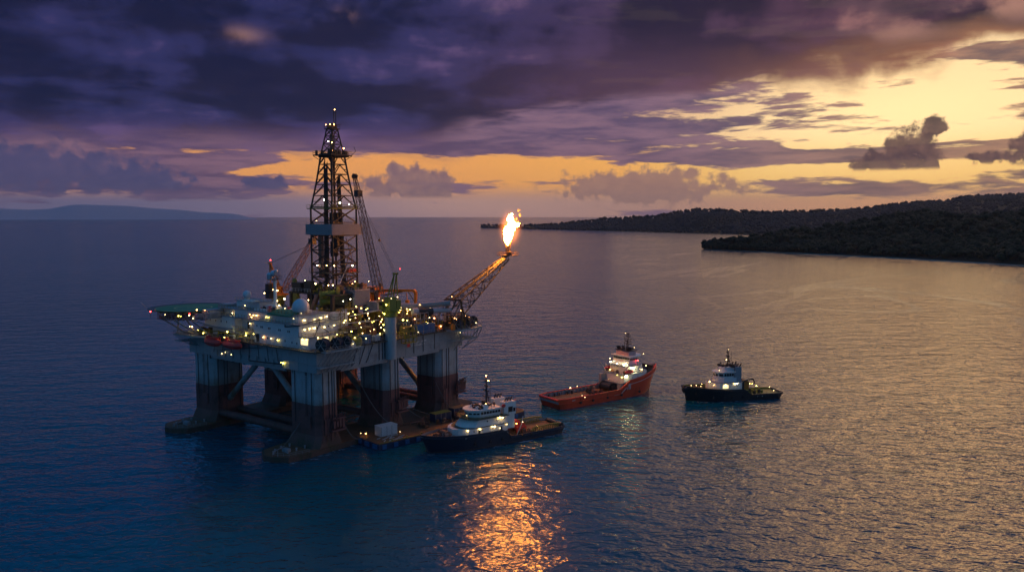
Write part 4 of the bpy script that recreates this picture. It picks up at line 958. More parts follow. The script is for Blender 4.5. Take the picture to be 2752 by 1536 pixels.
lamps(S_, 'lamp', [(21.6, 31.1, 47.4), (21.6, 25.9, 46.6), (23.6, 22.0, 46.2), (23.9, 20.2, 46.3), (14.2, 20.5, 42.3), (26.4, 20, 37.8), (19.6, 42.9, 43.6), (36.6, 17.2, 46.9), (19.5, 30, 36)])
lamps(S_, 'lampw', [(25.5, 17.3, 41.2), (28.4, 17.1, 41.6), (8.2, 24.4, 42.9)])
lamps(S_, 'lampy', [(24.2, 9.8, 40.0), (26.3, 9.8, 39.4), (31, 12, 38.6), (22, 18, 37.9), (27, 14.5, 37.8), (29.5, 16.2, 36.5), (24, 16, 33), (33, 12, 34), (38, 12, 36.6), (21, 21, 34), (19.6, 34, 40), (23, 30, 41.5), (19.8, 24, 32)])
lamps(S_, 'lampo', [(32, 20, 46.2), (35, 22, 46.6), (40, 16, 41), (34, 15, 36.5)])

# ---------------------------------------------------------------- cranes
def crane(base, zcol0, zcab, foot, tip, apex, name_label, paintc, colr, red, pend, boompaint, n, ball=None, topw=2.4):
    u, v = base; C_ = Thing(RF, 'pedestal_crane', name_label, 'crane', (u, v, zcol0))
    mb = MB(); mb.lathe([(1.85, 0), (1.85, zcab-zcol0-2.2)], u, v, zcol0, 20); C_.part('pedestal', mb, colr, smooth=False)
    mb = MB(); mb.lathe([(1.95, 0), (2.25, .2), (2.25, 1.4), (2.7, 1.9), (2.7, 2.2)], u, v, zcab-2.2, 20); C_.part('slewing_ring', mb, M['green_yellow'] if paintc != 'orange' else M['yellow'])
    f, t, a = Vector(foot), Vector(tip), Vector(apex)
    h = (t-f); h.z = 0; h.normalize(); s = Vector((-h.y, h.x, 0)); c = Vector((u, v, zcab))
    mb = MB()
    def obox(m_, o, L, W, Hh):
        q = [o+h*L*x+s*W*y for x, y in ((-.5, -.5), (.5, -.5), (.5, .5), (-.5, .5))]
        m_.add([*q, *[p+Vector((0, 0, Hh)) for p in q]], [(3, 2, 1, 0), (4, 5, 6, 7), (0, 1, 5, 4), (1, 2, 6, 5), (2, 3, 7, 6), (3, 0, 4, 7)])
    obox(mb, c, 5.2, 4.6, .5); obox(mb, c-h*1.4+s*.9+Vector((0, 0, .5)), 2.6, 2.6, 3.6); obox(mb, c-h*1.4-s*1.4+Vector((0, 0, .5)), 2.6, 1.6, 2.6); C_.part('machinery_house', mb, M[paintc])
    mb = MB(); obox(mb, c+h*1.2+s*1.9+Vector((0, 0, .5)), 1.8, 1.5, 2.2); cabo = C_.part('cab', mb, M[paintc])
    mb = MB(); obox(mb, c+h*1.3+s*1.9+Vector((0, 0, 1.4)), 1.75, 1.56, .9); C_.part('window', mb, M['glass'], cabo)
    mb = MB()
    for k in (-1, 1):
        mb.tube(c+s*k*1.5+h*.9+Vector((0, 0, .5)), a+s*k*.4, .22, 5); mb.tube(c+s*k*1.7-h*1.9+Vector((0, 0, .5)), a+s*k*.4, .20, 5)
        for q in (.35, .6, .8): mb.tube((c+s*k*1.5+h*.9).lerp(a+s*k*.4, q), (c+s*k*1.7-h*1.9).lerp(a+s*k*.4, q), .09, 4)
    mb.tube(a-s*.9, a+s*.9, .35, 8); mb.tube(a+s*.2, a+s*.2-h*1.6+Vector((0, 0, .2)), .08, 4); C_.part('a_frame', mb, M[paintc])
    mb = MB(); mb.drum(c+s*-.9+Vector((0, 0, 1.4)), c+s*.9+Vector((0, 0, 1.4)), .7, 12, .2); C_.part('winch_drum', mb, M['steel_dark'])
    mb = MB(); up = Vector((0, 0, 1)); m1 = f.lerp(t, .12); m2 = f.lerp(t, .84)
    mb.lattice(f, m1, up, topw, .6, topw, 1.9, 2, .13, .07); mb.lattice(m1, m2, up, topw, 1.9, topw*.62, 1.5, n, .13, .065); mb.lattice(m2, t, up, topw*.62, 1.5, .8, .6, 3, .12, .07); bo = C_.part('boom', mb, M[boompaint])
    mb = MB(); d = (t-f).normalized(); mb.drum(t-s*.6, t+s*.6, .55, 10, .1); mb.box(t.x-.5, t.x+.5, t.y-.5, t.y+.5, t.z-.2, t.z+.9); mb.tube(t, t-h*1.6+Vector((0, 0, .3)), .25, 5)
    q = f.lerp(t, .86); mb.mark('boom_sheave').box(q.x-1.0, q.x+1.0, q.y-.9, q.y+.9, q.z-.9, q.z+1.1); mb.tube(q+h*.6, q+h*1.4-Vector((0, 0, 1)), .3, 6); C_.part('boom_head', mb, M['steel_dark'], bo)
    mb = MB()
    for k in (-.35, .35): mb.tube(a+s*k, f.lerp(t, pend)+s*k, .05, 4)
    mb.tube(t-h*.5, t-h*.5-Vector((0, 0, 9)), .04, 4); C_.part('pendant_cable', mb, M['steel_dark'])
    if ball is not None: mb = MB(); p = a.lerp(f.lerp(t, pend), ball); mb.ball(tuple(p), .42, 10, 6); C_.part('cable_float', mb, M['orange'])
    lamps(C_, 'lampr', [red], 'warning_light'); return C_
CB = crane((28.4, -.9), 24.0, 39.4, (27.2, 1.8, 41.8), (29.2, 15, 80.8), (29.4, -2.4, 50.6), 'olive green pedestal crane with steep boom beside the blue grey column on the long side', 'green_yellow', M['col_upper'], (31.2, -2.6, 52.0), .82, 'boomred', 17, .44)
lamps(CB, 'lampy', [(24.6, -2.2, 38.6), (29.9, -3.3, 38.6), (24.7, -3, 41.4)]); lamps(CB, 'lamps', [(29, -3.5, 43.5), (26.5, -3.3, 43.2)])
CA = crane((23.6, 47.6), 29.96, 41.6, (24.5, 45.8, 43.0), (37, 43.2, 62.2), (21.4, 48.8, 52.4), 'orange pedestal crane with red boom between the quarters mast and the derrick', 'orange', M['yellow'], (22.6, 50.2, 53.4), .8, 'boomred', 11)
lamps(CA, 'lampo', [(20.6, 46.5, 43.6), (27.6, 45, 44.2), (20.8, 47.4, 47.8)]); lamps(CA, 'lamp', [(19.5, 49.8, 42.4), (20.6, 44.4, 40)])
# knuckle crane
N_ = Thing(RF, 'knuckle_crane', 'bright orange folded knuckle crane behind the olive green crane', 'crane', (50, 29, 29.96))
mb = MB(); mb.box(48.4, 51.6, 27.4, 30.6, 29.97, 41.0); mb.box(47, 53, 25.5, 32, 36.2, 36.6); mb.box(47.4, 52.6, 26, 31.4, 41.01, 41.5); N_.part('tower', mb, M['orange'])
mb = MB(); mb.box(48, 52, 26.4, 31.2, 41.51, 43.6); mb.box(46.6, 48.4, 25, 27, 39.6, 41.0); N_.part('machinery_house', mb, M['orange'])
mb = MB()
for k in range(3):
    for j in range(2): mb.box(47.94, 47.99, 27.2+k*1.3, 28+k*1.3, 41.9+j*.9, 42.5+j*.9)
N_.part('window', mb, M['glass'])
mb = MB(); P = [Vector((50, 27, 42.2)), Vector((50, 9.6, 43.2)), Vector((50, 8.6, 42.6)), Vector((50, 8.8, 38.4))]
mb.tube(P[0], P[1], .75, 4, .55); mb.tube(P[1], P[2], .7, 4); mb.tube(P[2], P[3], .62, 4, .5); mb.tube((50, 13, 42.2), (50, 12.6, 39.6), .12, 4); mb.box(49.6, 50.4, 12, 13.2, 38.8, 39.8); N_.part('knuckle_boom', mb, M['orange'])
mb = MB(); mb.tube((50, 24, 40.8), (50, 15, 42.4), .22, 6); mb.tube((50, 12, 42.6), (50, 9.0, 39.2), .16, 6); N_.part('hydraulic_ram', mb, M['steel_dark'])
gs = [MB(), MB()]; greeble(random.Random(21), gs, 45, 50, 18, 34, 36.6, 12, 3.2); 
for g_ in gs: N_.part('deck_machinery', g_, M['orange'])
mb = MB(); mb.box(44, 51, 17.5, 35, 36.3, 36.58); N_.part('platform', mb, M['orange'])
lamps(N_, 'lampo', [(45.6, 20, 39.6), (45.2, 26, 39.2), (46, 32, 40.2)])

# ---------------------------------------------------------------- flare boom and flame
F_ = Thing(RF, 'flare_boom', 'long rusty lattice flare boom reaching up and out from the far corner', 'flare boom', (58, 0, 30))
b0, b1 = Vector((58.5, -1.2, 37.6)), Vector((91.4, 1.2, 52.9))
mb = MB(); mb.lattice(b0, b1, (0, 0, 1), 7.0, 5.0, 1.6, 1.5, 9, .24, .13, 5); F_.part('boom_lattice', mb, M['boomsteel'])
mb = MB()
for k in (-.6, 0, .6): mb.tube(b0+Vector((-1, k, 2.5)), b1+Vector((-.5, k*.6, .6)), .17, 6)
d = (b1-b0)
for i in range(0, 36): c = b0+d*(i/36)+Vector((0, 0, 2.75-1.9*i/36)); mb.tube(c-Vector((0, 1.2, 0)), c+Vector((0, 1.2, 0)), .06, 4)
F_.part('gas_pipe', mb, M['boomsteel'])
mb = MB(); mb.box(89.6, 95.2, -1.4, 4.4, 53.6, 53.85); mb.rail([(89.6, -1.4, 53.85), (95.2, -1.4, 53.85), (95.2, 4.4, 53.85), (89.6, 4.4, 53.85)], 1.1, True, 1.2, .06); mb.box(90, 91.4, -1, 0, 53.9, 55.2); F_.part('tip_platform', mb, M['boomsteel'])
mb = MB()
for (u, v, r, h) in ((91.8, .2, .12, 6), (92.2, .9, .12, 6.2), (92.8, 2.6, .16, 5.2), (93.6, 1.2, .14, 5.4), (92.6, 1.6, .45, 4.3)): mb.tube((u, v, 53.85), (u, v, 53.85+h), r, 7)
F_.part('burner_tip', mb, M['boomsteel'])
mb = MB()
for v in (-4.4, 2): mb.tube((58.5, v, 30.2), (58.5, v, 40.2), .35, 7); mb.tube((62, v, 30.2), (58.5, v, 38), .25, 6); mb.tube((54, v, 34.3), (58.5, v, 40), .2, 6)
mb.tube((58.5, -4.6, 40.1), (58.5, 2.2, 40.1), .35, 7); mb.box(56, 60.5, -4.6, 2.4, 34.6, 34.9); mb.rail([(56, -4.6, 34.9), (60.5, -4.6, 34.9)], 1.1, step=1.1)
mb.tube((58.5, -2, 40), (56.5, -2, 37), .3, 6); mb.tube((58.5, 1, 40), (56.5, 1, 37), .3, 6); F_.part('boom_support', mb, M['boomsteel'])
lamps(F_, 'lampo', [(57.5, -4.9, 36.6), (59.2, .5, 40.9), (61, -4, 34.5), (63, -4, 33.8)])
B_ = Thing(RF, 'burner_line', 'long pale brown pipe bridge running from the olive crane towards the flare boom', 'pipe bridge', (50, 8, 34.4))
mb = MB(); mb.drum((40.5, 9.0, 38.7), (47.5, 5.5, 38.4), .95, 14); mb.drum((47.4, 5.6, 38.4), (55.6, -1.6, 39.1), .95, 14, .1); B_.part('pipe', mb, M['greybeam'])
mb = MB()
for u, v in ((43, 7.8), (47.5, 5.6), (53, .8)):
    for s in (-.9, .9): mb.mark().tube((u+s, v, 34.41 if v > 4 else 29.96), (u, v, 37.8), .16, 5)
B_.part('trestle', mb, M['greybeam'])
# flame
fx, fy, fz = RF.w((92.6, 1.6, 58.0))
flW = Frame(fx, fy, 0, 0)
def lump(mb, c, r, seed, sub=3, sx=1, sz=1.25, amp=.28):
    v, f = ico(sub); rs = np.random.RandomState(seed); ph = rs.rand(6)*6.28
    n = 1+amp*(np.sin(v[:, 0]*3.1+ph[0]+v[:, 2]*2.2)*.5+np.sin(v[:, 1]*4.3+ph[1]-v[:, 2]*3.7)*.4+np.sin(v[:, 0]*8+ph[2]+v[:, 2]*7)*.25+np.sin(v[:, 1]*11+ph[3]+v[:, 0]*9)*.15)
    p = v*n[:, None]*np.array([sx, 1, sz])*r+np.array(c); mb.add(p.tolist(), f.tolist())
fl = Thing(flW, 'gas_flame', 'bright white orange gas flame burning at the tip of the flare boom', 'flame', (0, 0, fz))
m_, nt, b = newmat('burning gas'); g = nt.nodes.new('ShaderNodeNewGeometry')
n = noise(nt, g.outputs['Position'], .55, 4, .6, .4)
cc = mixc(nt, n.ss(.36, .56), (1.0, .26, .016), (1.0, .33, .036))
b.inputs['Base Color'].default_value = (0, 0, 0, 1); nt.links.new(cc, b.inputs['Emission Color']); b.inputs['Emission Strength'].default_value = 380
M['fire'] = m_
m_, nt, b = newmat('ragged flame edge'); b.inputs['Base Color'].default_value = (0, 0, 0, 1); b.inputs['Emission Color'].default_value = (1, .30, .04, 1); b.inputs['Emission Strength'].default_value = 2.6
M['fire_edge'] = m_
mb = MB(); Z0 = fz
for i, (x, z, r, s) in enumerate(((0, .2, .5, 1.5), (-.1, 1.4, .85, 1.3), (0, 2.7, 1.15, 1.3), (.3, 4.1, 1.45, 1.2), (.6, 5.5, 1.6, 1.2), (1.2, 7.0, 1.45, 1.1), (1.9, 8.2, 1.15, 1.0), (3.0, 7.7, .95, .8), (3.9, 8.2, .55, .9), (-.7, 5.6, .7, 1.3), (1.4, 9.3, .6, 1.3), (.9, 10.4, .95, 1.0), (.7, 11.2, .6, 1.2), (1.5, 12.0, .35, 1.8), (.7, 3.2, .9, 1.4))):
    lump(mb, (x, .1*math.sin(i*2.1), Z0+z*.9), r, 50+i, 3, 1, s, .38)
fo = fl.part('flame_core', mb, M['fire'], smooth=True)
mb = MB(); rr = random.Random(4)
for i in range(30):
    z = rr.uniform(5, 13.2); x = .2+z*.16+rr.uniform(-.3, 2.6)*(z > 6)+rr.uniform(-.8, .4); lump(mb, (x, rr.uniform(-.5, .9), Z0+z), rr.uniform(.10, .38), 90+i, 2, 1, 1.8, .4)
fl.part('flame_tongue', mb, M['fire_edge'], smooth=True)
# bloom around the flame, imitated by an added glowing volume
m_ = bpy.data.materials.new('flame bloom glow'); m_.use_nodes = True; nt = m_.node_tree; nt.nodes.clear()
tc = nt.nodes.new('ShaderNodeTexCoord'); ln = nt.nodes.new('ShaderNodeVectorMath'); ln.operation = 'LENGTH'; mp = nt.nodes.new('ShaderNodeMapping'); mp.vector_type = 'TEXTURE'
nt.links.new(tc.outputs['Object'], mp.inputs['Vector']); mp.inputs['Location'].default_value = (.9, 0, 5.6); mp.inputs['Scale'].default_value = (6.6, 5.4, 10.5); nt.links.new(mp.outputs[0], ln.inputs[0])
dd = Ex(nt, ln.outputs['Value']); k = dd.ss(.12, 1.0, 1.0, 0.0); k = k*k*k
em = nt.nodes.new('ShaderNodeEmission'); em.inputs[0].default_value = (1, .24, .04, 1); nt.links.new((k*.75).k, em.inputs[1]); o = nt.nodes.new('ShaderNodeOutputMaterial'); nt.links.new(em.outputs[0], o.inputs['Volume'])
mb = MB(); v, f = ico(3); mb.add((v*np.array([6.6, 5.4, 10.5])+np.array([.9, 0, Z0+5.6])).tolist(), f.tolist()); fl.part('bloom_glow', mb, m_, smooth=True)

# ---------------------------------------------------------------- loose things on the platform deck
def reel(c, r, w, ang, label, grp):
    T_ = Thing(RF, 'rope_reel', label, 'winch reel', (c[0], c[1], c[2]-r-.25), grp); d = Vector((math.cos(ang), math.sin(ang), 0)); c = Vector(c)
    mb = MB(); mb.tube(c-d*w/2, c+d*w/2, r*.86, 18)
    for k in range(7): q = c+d*w*(k-3)/7; mb.tube(q-d*.05, q+d*.05, r*.92, 18)
    T_.part('drum', mb, M['navy'])
    mb = MB()
    for s in (-1, 1): mb.tube(c+d*(s*w/2-.08*s), c+d*(s*w/2+.08*s), r, 18)
    T_.part('flange', mb, M['steel_dark']); mb = MB()
    for s in (-1, 1):
        for k in range(6):
            a = k*math.pi/3; e = Vector((-d.y*math.cos(a), d.x*math.cos(a), math.sin(a)))*r*1.04; q = c+d*(s*w/2+.1*s); mb.tube(q, q+e, .07, 4)
    T_.part('spoke', mb, M['greybeam'])
    n_ = Vector((-d.y, d.x, 0)); mb = MB()
    for s in (-1, 1): q = c+d*(s*(w/2+.25)); mb.tube(q, q+n_*r-Vector((0, 0, r+.25)), .1, 4); mb.tube(q, q-n_*r-Vector((0, 0, r+.25)), .1, 4)
    T_.part('stand', mb, M['greybeam'])
g1, g2 = 'dark winch reels on the ledge above the front column', 'dark winch reels on the far corner sponson'
reel((1.6, -1.0, 31.9), 1.75, 2.4, R(20), 'dark winch reel beside the quarters corner on the front ledge', g1)
reel((6.6, -1.2, 31.8), 1.65, 2.2, R(20), 'dark winch reel in the middle of the three on the front ledge', g1)
reel((9.8, -1.2, 31.8), 1.65, 1.8, R(25), 'dark winch reel beside the grey tarpaulin on the front ledge', g1)
reel((57.8, -3.2, 32.0), 1.7, 2.4, R(10), 'dark winch reel beside the blue container on the corner sponson', g2)
reel((62.4, -3.4, 32.2), 1.9, 2.6, R(14), 'dark winch reel in the middle of the corner sponson', g2)
reel((68.2, -1.6, 31.9), 1.6, 2.4, R(40), 'rusty winch reel at the very end of the corner sponson', g2)
def container(u0, u1, v0, v1, z, h, mat, label, name='shipping_container', cat='container', top=None, fr=None, grp=None):
    T_ = Thing(fr or RF, name, label, cat, ((u0+u1)/2, (v0+v1)/2, z), grp); mb = MB(); mb.box(u0, u1, v0, v1, z, z+h)
    nL = int((u1-u0)/.45)
    for k in range(nL): q = u0+.2+k*.45; mb.box(q, q+.2, v0-.05, v0, z+.2, z+h-.2)
    for k in range(int((v1-v0)/.45)): q = v0+.2+k*.45; mb.box(u0-.05, u0, q, q+.2, z+.2, z+h-.2)
    T_.part('body', mb, mat)
    mb = MB(); mb.box(u0-.07, u1+.07, v0-.07, v1+.07, z+h+.003, z+h+.1)
    T_.part('roof', mb, top or mat)
    mb = MB()
    for q in (u0+.1, u0+(u1-u0)*.35, u0+(u1-u0)*.65, u1-.1): mb.box(q-.07, q+.07, v0-.1, v0-.052, z, z+h)
    T_.part('corner_post', mb, M['greybeam'])
container(41.4, 50.0, .0, 2.8, 29.96, 2.9, M['container_blue'], 'long bright blue container on the deck edge near the corner sponson')
container(37.0, 41.0, 2.0, 5.6, 29.96, 4.0, M['navy'], 'tall dark blue green container behind the yellow cage')
container(17.8, 20.4, -.6, 1.6, 29.96, 2.4, M['container_blue'], 'small blue container beside the round olive tank')
# yellow cage
Y_ = Thing(RF, 'yellow_cage', 'yellow tubular work cage hanging on the deck edge beside the blue container', 'work cage', (35.2, -2.2, 28.4))
mb = MB()
for z in (28.4, 30.0, 32.0, 33.4):
    mb.path([(32.6, -3.2, z), (37.8, -3.2, z), (37.8, -1.45, z), (32.6, -1.45, z), (32.6, -3.2, z)], .13, 5)
for u in (32.6, 34.3, 36.0, 37.8):
    for v in (-3.2, -1.45): mb.tube((u, v, 28.4), (u, v, 33.4), .13, 5)
for u in (32.6, 36.0): mb.tube((u, -3.2, 28.4), (u+1.8, -3.2, 32), .1, 5)
Y_.part('frame', mb, M['yellow'])
mb = MB(); mb.lathe([(.6, 0), (.65, 1.1), (.3, 1.5)], 33.6, -2.3, 30.2, 10); mb.lathe([(.6, 0), (.65, 1.1), (.3, 1.5)], 36.9, -2.3, 31.6, 10); mb.box(32.7, 37.7, -3.1, -1.5, 28.4, 28.55); Y_.part('tank', mb, M['yellow'])
mb = MB(); mb.lathe([(1.5, 0), (1.75, .5), (1.75, 1.9), (1.2, 2.5), (.3, 2.8)], 15.2, .2, 29.97, 16)
tk = Thing(RF, 'storage_tank', 'round olive green tank on the deck edge beside the grey tarpaulin heap', 'tank', (15.2, .2, 29.96)); tk.part('shell', mb, M['yellow'])
mb = MB(); mb.tube((13.6, .2, 30.6), (16.8, .2, 30.6), .12, 5); mb.path([(14, -1.4, 32.6), (15.2, -1.5, 32.8), (16.4, -1.4, 32.6)], .08, 4); tk.part('hoop', mb, M['steel_dark'])
mb = MB(); rr = random.Random(14)
vs = []; nn = 9
for i in range(nn):
    for j in range(nn):
        a, b = i/(nn-1)*2-1, j/(nn-1)*2-1; hgt = 2.2*(1-max(abs(a), abs(b))**3)*(.75+.35*rr.random()); vs.append((12.1+a*1.5, -.4+b*1.4, 29.97+max(0, hgt)))
mb.add(vs, [(i*nn+j, (i+1)*nn+j, (i+1)*nn+j+1, i*nn+j+1) for i in range(nn-1) for j in range(nn-1)])
solo(RF, 'tarpaulin_heap', 'crumpled grey white tarpaulin over cargo on the front ledge', 'tarpaulin', mb, M['tarp'], (12.1, -.4, 29.96))
Q_ = Thing(RF, 'covered_tank', 'dark cylindrical tank with pale pink cover near the flare boom foot', 'tank', (52, 5, 34.4))
mb = MB(); mb.drum((45.5, 3.4, 37.0), (50.2, 1.6, 36.6), 1.1, 14, .1); mb.box(46, 46.5, 1.6, 3.6, 34.41, 36.4); mb.box(49, 49.5, 1, 2.6, 30, 36.2); Q_.part('shell', mb, M['steel_dark'])
mb = MB(); mb.drum((43.6, 4.2, 37.0), (45.6, 3.4, 37.0), 1.16, 14); mb.drum((50.3, 1.4, 36.8), (56.8, -1.2, 36.6), .75, 12); Q_.part('cover', mb, M['tarp'])
Q_ = Thing(RF, 'pipe_frame', 'white tubular pipe frame standing on the long blue container', 'frame', (46, 1.4, 32.96))
mb = MB()
for u in (41.8, 43.4, 45.6, 47.4): mb.tube((u, .6, 32.97), (u, .6, 36.6), .11, 5); mb.tube((u, 2.4, 32.97), (u, 2.4, 36.6), .11, 5)
for z in (34.6, 36.6): mb.path([(41.8, .6, z), (47.4, .6, z), (47.4, 2.4, z), (41.8, 2.4, z), (41.8, .6, z)], .1, 5)
mb.tube((43.4, .6, 33), (45.6, .6, 36), .08, 4); Q_.part('tubing', mb, M['greybeam'])
Q_ = Thing(RF, 'storage_tank', 'pale horizontal tank at the outer end of the far corner sponson', 'tank', (64.5, .5, 30.2))
mb = MB(); mb.drum((62.6, .2, 34.6), (67.4, .8, 34.6), 1.0, 14, .0); Q_.part('shell', mb, M['tarp'])
mb = MB(); mb.box(62.8, 67.2, -.3, 1.2, 30.21, 33.58); Q_.part('support', mb, M['boomred'])
for k, (u, v, z, L, mt, lb) in enumerate(((52.6, .6, 29.97, 3.6, 'orange', 'orange equipment skid between the blue container and the far corner winches'), (23.6, .4, 29.97, 3.0, 'tarp', 'white tarpaulined skid on the deck edge between the small blue container and the crane pedestal'), (43, 11, 34.42, 4, 'boomred', 'red brown pump skid on the raised pipe deck'))):
    Q_ = Thing(RF, 'equipment_skid', lb, 'equipment skid', (u, v, z)); mb = MB(); mb.box(u-L/2, u+L/2, v-1, v+1, z, z+.3); Q_.part('base', mb, M['steel_dark'])
    mb = MB(); mb.box(u-L/2+.3, u, v-.8, v+.8, z+.31, z+1.9); mb.lathe([(.7, 0), (.7, 1.5), (.3, 1.9)], u+L*.25, v, z+.31, 10); mb.tube((u-L*.3, v-.9, z+2), (u+L*.3, v-.9, z+1.2), .1, 5); Q_.part('unit', mb, M[mt])

# ---------------------------------------------------------------- vessels
def hull(T_, L, B, top, deck, mat, inner, deckmat, bow_rake=2.5, stern_sq=.92, full=.55, stripe=None, bw=.26, n=46, tum=.0):
    """ship hull from stern (-L/2) to bow (+L/2): shell with bulwark, inner bulwark face, deck sheets"""
    def half(t, k):   # half breadth at deck (k=1) or waterline (k=0)
        p = (t-full)/(1-full)
        a = 1.0 if p <= 0 else max(0.0, 1-p**(2.6 if k else 1.9))**(.75 if k else .95)
        s = min(1, stern_sq+(1-stern_sq)*min(1, t/.06)) if t < .06 else 1
        return B/2*a*s*(1 if k else (.97 if t > .1 else .97-.02))
    def X(t, k): return -L/2+t*L-(0 if k else bow_rake*max(0, (t-.72)/.28)**1.3)+(0 if k else max(0, (.04-t)/.04)*1.2)
    vs, vi, vd = [], [], []
    for i in range(n+1):
        t = i/n; zt, zd = top(t), deck(t); hb, hw = max(half(t, 1), .05), max(half(t, 0), .04); x1, x0 = X(t, 1), X(t, 0)
        row = [(x0, 0, -1.6), (x0, hw*.75, -1.5), (x0, hw, 0), ((x0*.45+x1*.55), hw*.45+hb*.55, zt*.5), (x1, hb, zt-.12), (x1, hb-.04, zt), (x1-(.15 if t > .9 else 0), max(hb-bw, .02), zt)]
        vs.append(row); vd.append((x1, max(hb-bw, .02), zd))
    for s in (1,):
        mb = MB(); m = len(vs[0]); allv = []
        for row in vs: allv += row
        for row in vs: allv += [(x, -y, z) for x, y, z in row]
        o = (n+1)*m; fs = []
        for i in range(n):
            for j in range(m-1):
                a = [i*m+j, (i+1)*m+j, (i+1)*m+j+1, i*m+j+1]; fs.append(a[::-1]); fs.append([o+q for q in a])
        fs.append([j for j in range(m)]+[o+j for j in range(m-1, -1, -1)]); e = n*m; fs.append([e+j for j in range(m)][::-1]+[o+e+j for j in range(m)])
        mb.add(allv, fs); h_ = T_.part('hull', mb, mat)
    mb = MB(); m = 2; allv = []
    for s in (1, -1):
        for i in range(n+1):
            x, y, z = vs[i][6]; allv += [(x, s*y, z-.003), (x, s*vd[i][1], vd[i][2])]
    o = (n+1)*2; fs = []
    for i in range(n): fs += [[2*i, 2*i+2, 2*i+3, 2*i+1], [o+2*i+1, o+2*i+3, o+2*i+2, o+2*i]]
    fs += [[0, 1, o+1, o]]
    mb.add(allv, fs); T_.part('bulwark_lining', mb, inner)
    mb = MB(); allv = [(vd[i][0]+(.3 if i == 0 else 0), s*vd[i][1], vd[i][2]) for i in range(n+1) for s in (-1, 1)]
    mb.add(allv, [[2*i, 2*i+2, 2*i+3, 2*i+1] for i in range(n)]); T_.part('deck', mb, deckmat)
    # rubbing strake
    mb = MB()
    for s in (-1, 1): mb.path([(v[4][0], s*(v[4][1]+.08), deck(i/n)+.05) for i, v in enumerate(vs)][::1], .17, 5)
    T_.part('rubbing_strake', mb, stripe or mat)
    return h_, vs
def poly_block(T_, name, poly, z0, z1, mat, top=None, windows=None, parent=None):
    mb = MB(); mb.prism(poly, z0, z1, top or poly); return T_.part(name, mb, mat, parent)
def win_band(T_, poly, z0, z1, wid, gap, mat, parent, off=.05, sides=None):
    """one pane mesh per wall face of a wheelhouse"""
    n = len(poly)
    for j in range(n):
        if sides is not None and j not in sides: continue
        a, b = Vector((*poly[j], 0)), Vector((*poly[(j+1) % n], 0)); d = (b-a); L = d.length
        if L < wid*.8: continue
        d.normalize(); nn = Vector((d.y, -d.x, 0)); k = max(1, int((L-gap)/(wid+gap))); w = (L-gap*(k+1))/k
        for i in range(k):
            mb = MB(); p = a+d*(gap+i*(w+gap))+nn*off; q = p+d*w; r_ = nn*-.08
            mb.add([(p.x, p.y, z0), (q.x, q.y, z0), (q.x, q.y, z1), (p.x, p.y, z1), (p.x+r_.x, p.y+r_.y, z0), (q.x+r_.x, q.y+r_.y, z0), (q.x+r_.x, q.y+r_.y, z1), (p.x+r_.x, p.y+r_.y, z1)], [(0, 1, 2, 3), (7, 6, 5, 4), (0, 4, 5, 1), (1, 5, 6, 2), (2, 6, 7, 3), (3, 7, 4, 0)])
            T_.part('window', mb, mat, parent)
def rnd(x0, x1, w, c=1.2, nose=0):  # plan shape of a deckhouse, nose towards +x
    return [(x0, -w), (x1-c, -w), (x1, -w*.62), (x1+nose, -w*.25), (x1+nose, w*.25), (x1, w*.62), (x1-c, w), (x0, w)]
def mast(T_, x, z0, z1, arms, mat, y=0):
    mb = MB(); mb.tube((x, y, z0), (x, y, z1), .26, 6, .12); mb.tube((x-1.2, y, z0), (x-.1, y, z0+(z1-z0)*.62), .12, 4); mb.tube((x-.9, y+.9, z0), (x-.9, y+.9, z1-1.6), .07, 4); mb.tube((x-.9, y-.9, z0), (x-.9, y-.9, z1-2.2), .07, 4)
    for k, (f, w) in enumerate(arms):
        z = z0+(z1-z0)*f; mb.tube((x, y-w, z), (x, y+w, z), .08, 4); mb.tube((x-w*.6, y, z-.1), (x+w*.6, y, z-.1), .07, 4)
        for s in (-1, 1): mb.tube((x, y+s*w, z), (x, y+s*w, z+.8), .09, 4); mb.box(x-.25, x+.25, y+s*w*.6-.12, y+s*w*.6+.12, z+.05, z+.4)
    T_.part('mast', mb, mat)
def clutter_mast(T_, seed, x0, x1, w, z, n, mat, name='rooftop_gear'):
    rr = random.Random(seed); mb = MB()
    for _ in range(n):
        x, y = rr.uniform(x0, x1), rr.uniform(-w, w); h = rr.uniform(.5, 2.0)
        if rr.random() < .5: mb.tube((x, y, z), (x+rr.uniform(-.5, .5), y+rr.uniform(-.3, .3), z+h), .09, 4); mb.box(x-.3, x+.3, y-.25, y+.25, z+h*.6, z+h*.6+.4)
        else: mb.box(x-.35, x+.35, y-.35, y+.35, z, z+h*.5); mb.tube((x, y, z+h*.5), (x+.7, y, z+h*.8), .14, 5)
    T_.part(name, mb, mat)
def text_bars(T_, x, y, z, n, seed, face, h=.42, w=.26):
    rr = random.Random(seed); mb = MB()
    for k in range(n):
        if rr.random() < .86:
            a = (x+k*(w+.1)*face, y); mb.box(a[0], a[0]+.07*face, y-.03, y+.03, z, z+h); mb.box(a[0]+.07*face, a[0]+w*face, y-.03, y+.03, z+rr.choice((0, .17, .34)), z+rr.choice((.1, .2, .34))+.08)
    T_.part('name_lettering', mb, M['white2'])
def tyres(T_, vs, mat, ts, z, r=.45):
    n = len(vs)-1
    for s in (-1, 1):
        for t in ts:
            i = int(t*n); x, y, _ = vs[i][4]; mb = MB(); mb.tube((x, s*(y+.02), z), (x, s*(y+.38), z), r, 10); mb.tube((x, s*(y+.1), z+r), (x, s*y, z+1.6), .04, 4); T_.part('tyre_fender', mb, mat)

